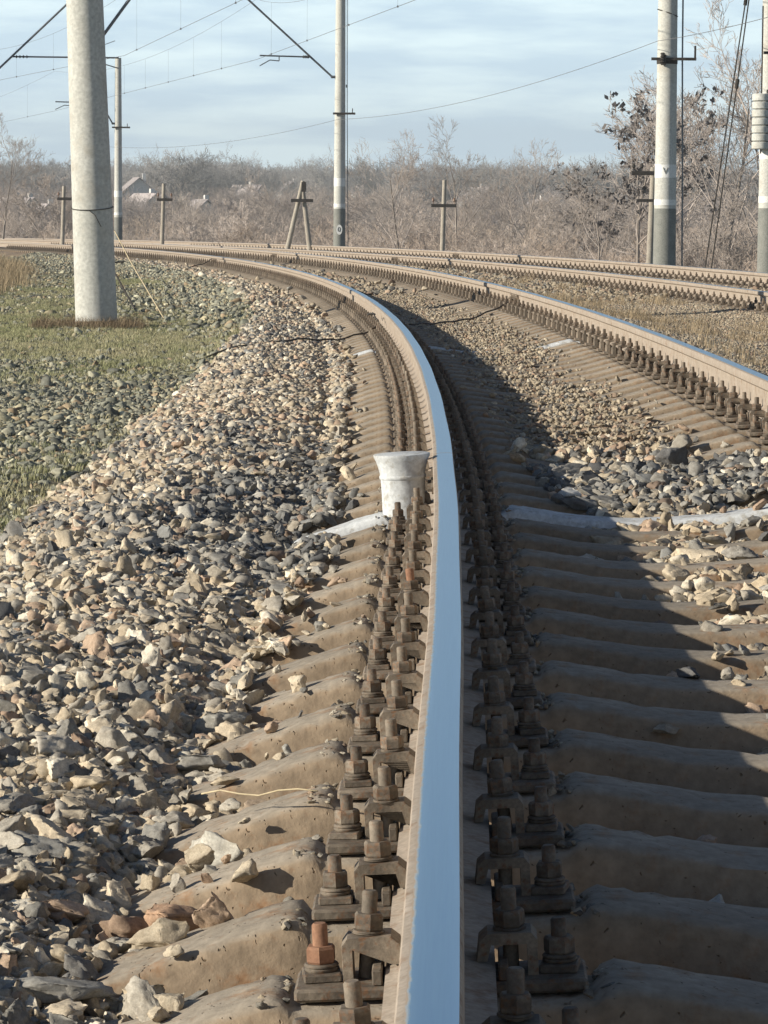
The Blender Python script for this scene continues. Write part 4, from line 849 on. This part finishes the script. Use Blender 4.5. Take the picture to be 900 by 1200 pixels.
p = at(682, 250, 820); sp = link('white_spire', None, None, T(p.x, p.y, gz(p.x, p.y)), 'thin white spire standing above the far village at right', 'spire'); mb = MB(); mb.lathe([(.5, 0), (.45, 4), (.3, 6), (.05, 8.2)], n=10); link('tower', mb.mesh('tower', M_band), sp, Matrix.Identity(4))

# ------------------------------------------------------------------ grass
def tuft(seed, nb, h, spread, wdt):
    r = np.random.default_rng(seed); V = []; Fc = []
    for k in range(nb):
        a = r.uniform(0, 6.28); b0 = np.array([r.normal()*spread, r.normal()*spread, -.005]); d = np.array([math.cos(a), math.sin(a), 0]); s_ = np.array([-d[1], d[0], 0])*wdt; hh = h*r.uniform(.5, 1.2); ln_ = r.uniform(.1, .8)
        p1 = b0+d*hh*ln_*.35+np.array([0, 0, hh*.6]); p2 = b0+d*hh*ln_+np.array([0, 0, hh]); i = len(V); V += [b0-s_, b0+s_, p1+s_*.7, p1-s_*.7, p2+s_*.1, p2-s_*.1]; Fc += [(i, i+1, i+2, i+3), (i+3, i+2, i+4, i+5)]
    return np_mesh('tuft', V, Fc, M_grass)
TU = [tuft(i, 34, .045, .035, .0022) for i in range(5)]+[tuft(20+i, 22, .16, .05, .002) for i in range(4)]
def grass(name, n_, s0, s1, u0, u1, colfn, label, idx_fn, size=1., dens=None, seed=1, z_=None):
    r = np.random.default_rng(seed); s = r.uniform(s0, s1, n_); u = r.uniform(u0, u1, n_)
    if dens is not None: m = r.random(n_) < dens(s, u); s, u = s[m], u[m]
    X, Y, _ = W(s, u, 0); m = (Y > 3) & (np.abs(X) < .122*Y+.8); s, u, X, Y = s[m], u[m], X[m], Y[m]
    Z = ground_z(X, Y) if z_ is None else W(s, u, bed_h(s, u)-.01)[2]
    if z_ is None: Z = np.where(u > -2.1, np.maximum(Z, W(s, u, bed_h(s, u)-.02)[2]), Z)
    k = len(s); rt = np.zeros((k, 3)); rt[:, 2] = r.uniform(0, 6.28, k); sc_ = (size*r.uniform(.6, 1.4, k))[:, None]*np.ones((1, 3))
    scatter(name, np.stack([X, Y, Z], 1), rt, sc_, idx_fn(k, r), colfn(s, u, r), TU, label, 'grass')
def gd(s, u):
    g = fbm(vn2, s*.35+7, u*.5, 3); a = np.clip((.68-g)*3.2+.5*(vn3(s*2.5, u*3.)-.5), .05, 1); a *= np.clip((-1.45-u)/.3, 0, 1)
    belt = np.exp(-((s-33.5)/6.5)**2)*np.clip((np.interp(s, [20, 26, 38, 60], [-1.6, -1.4, -1.0, -.95])-u)/.25, 0, 1); return np.clip(a*.55+.7*belt, 0, 1)
def gcol(s, u, r):
    a = np.array([(.33, .345, .18)]); b_ = np.array([(.52, .47, .30)]); t = np.clip(fbm(vn1, s*.4, u*.8, 3)*1.5-.35+.25*r.normal(size=len(s)), 0, 1)[:, None]; return (a*(1-t)+b_*t)*r.uniform(.8, 1.2, (len(s), 1))
grass('short_grass', 36000, 8, 70, -6.5, -1.0, gcol, 'short green and yellowing grass round the left mast and along the ballast', lambda k, r: r.integers(0, 5, k), .8, gd, 3)
dcol = lambda s, u, r: np.array([(.42, .33, .21)])*r.uniform(.75, 1.2, (len(s), 1))
grass('dry_grass', 30000, 48, 125, -16, -3.4, dcol, 'tall tan dry grass at the left edge beyond the green strip', lambda k, r: r.integers(5, 9, k), 1.5, lambda s, u: np.clip(fbm(vn1, s*.3, u*.3, 3)*1.6-.2, 0, 1)*np.clip((-3.6-u-(80-s)*.03)/1.5, 0, 1), 4)
grass('weed_tufts', 3200, 18, 60, 2.3, 4.6, dcol, 'dry straw-coloured weeds on the strip between the two tracks', lambda k, r: r.integers(0, 9, k), .85, lambda s, u: np.clip((fbm(vn3, s*.5, u*.9, 3)-.45)*5, 0, 1), 5, True)
wc = lambda s, u, r: np.array([(.26, .20, .13)])*r.uniform(.6, 1.3, (len(s), 1))
grass('mast_weeds', 260, 36.2, 38.2, -3.6, -2.4, wc, 'withered brown weeds around the foot of the left mast', lambda k, r: r.integers(5, 9, k), .75, None, 6)

# ------------------------------------------------------------------ air
HZ = bpy.data.materials.new('haze'); HZ.use_nodes = True; hn = HZ.node_tree.nodes; hn.clear(); ho = hn.new('ShaderNodeOutputMaterial'); hv = hn.new('ShaderNodeVolumePrincipled')
hv.inputs['Color'].default_value = (.86, .92, .98, 1); hv.inputs['Density'].default_value = .0004; hv.inputs['Anisotropy'].default_value = .2; HZ.node_tree.links.new(hv.outputs[0], ho.inputs['Volume'])
mb = MB(); mb.box((0, 900, 24), (2400, 2400, 60)); link('haze', mb.mesh('haze', HZ), kind='stuff', label='thin pale winter haze over the valley', cat='haze')
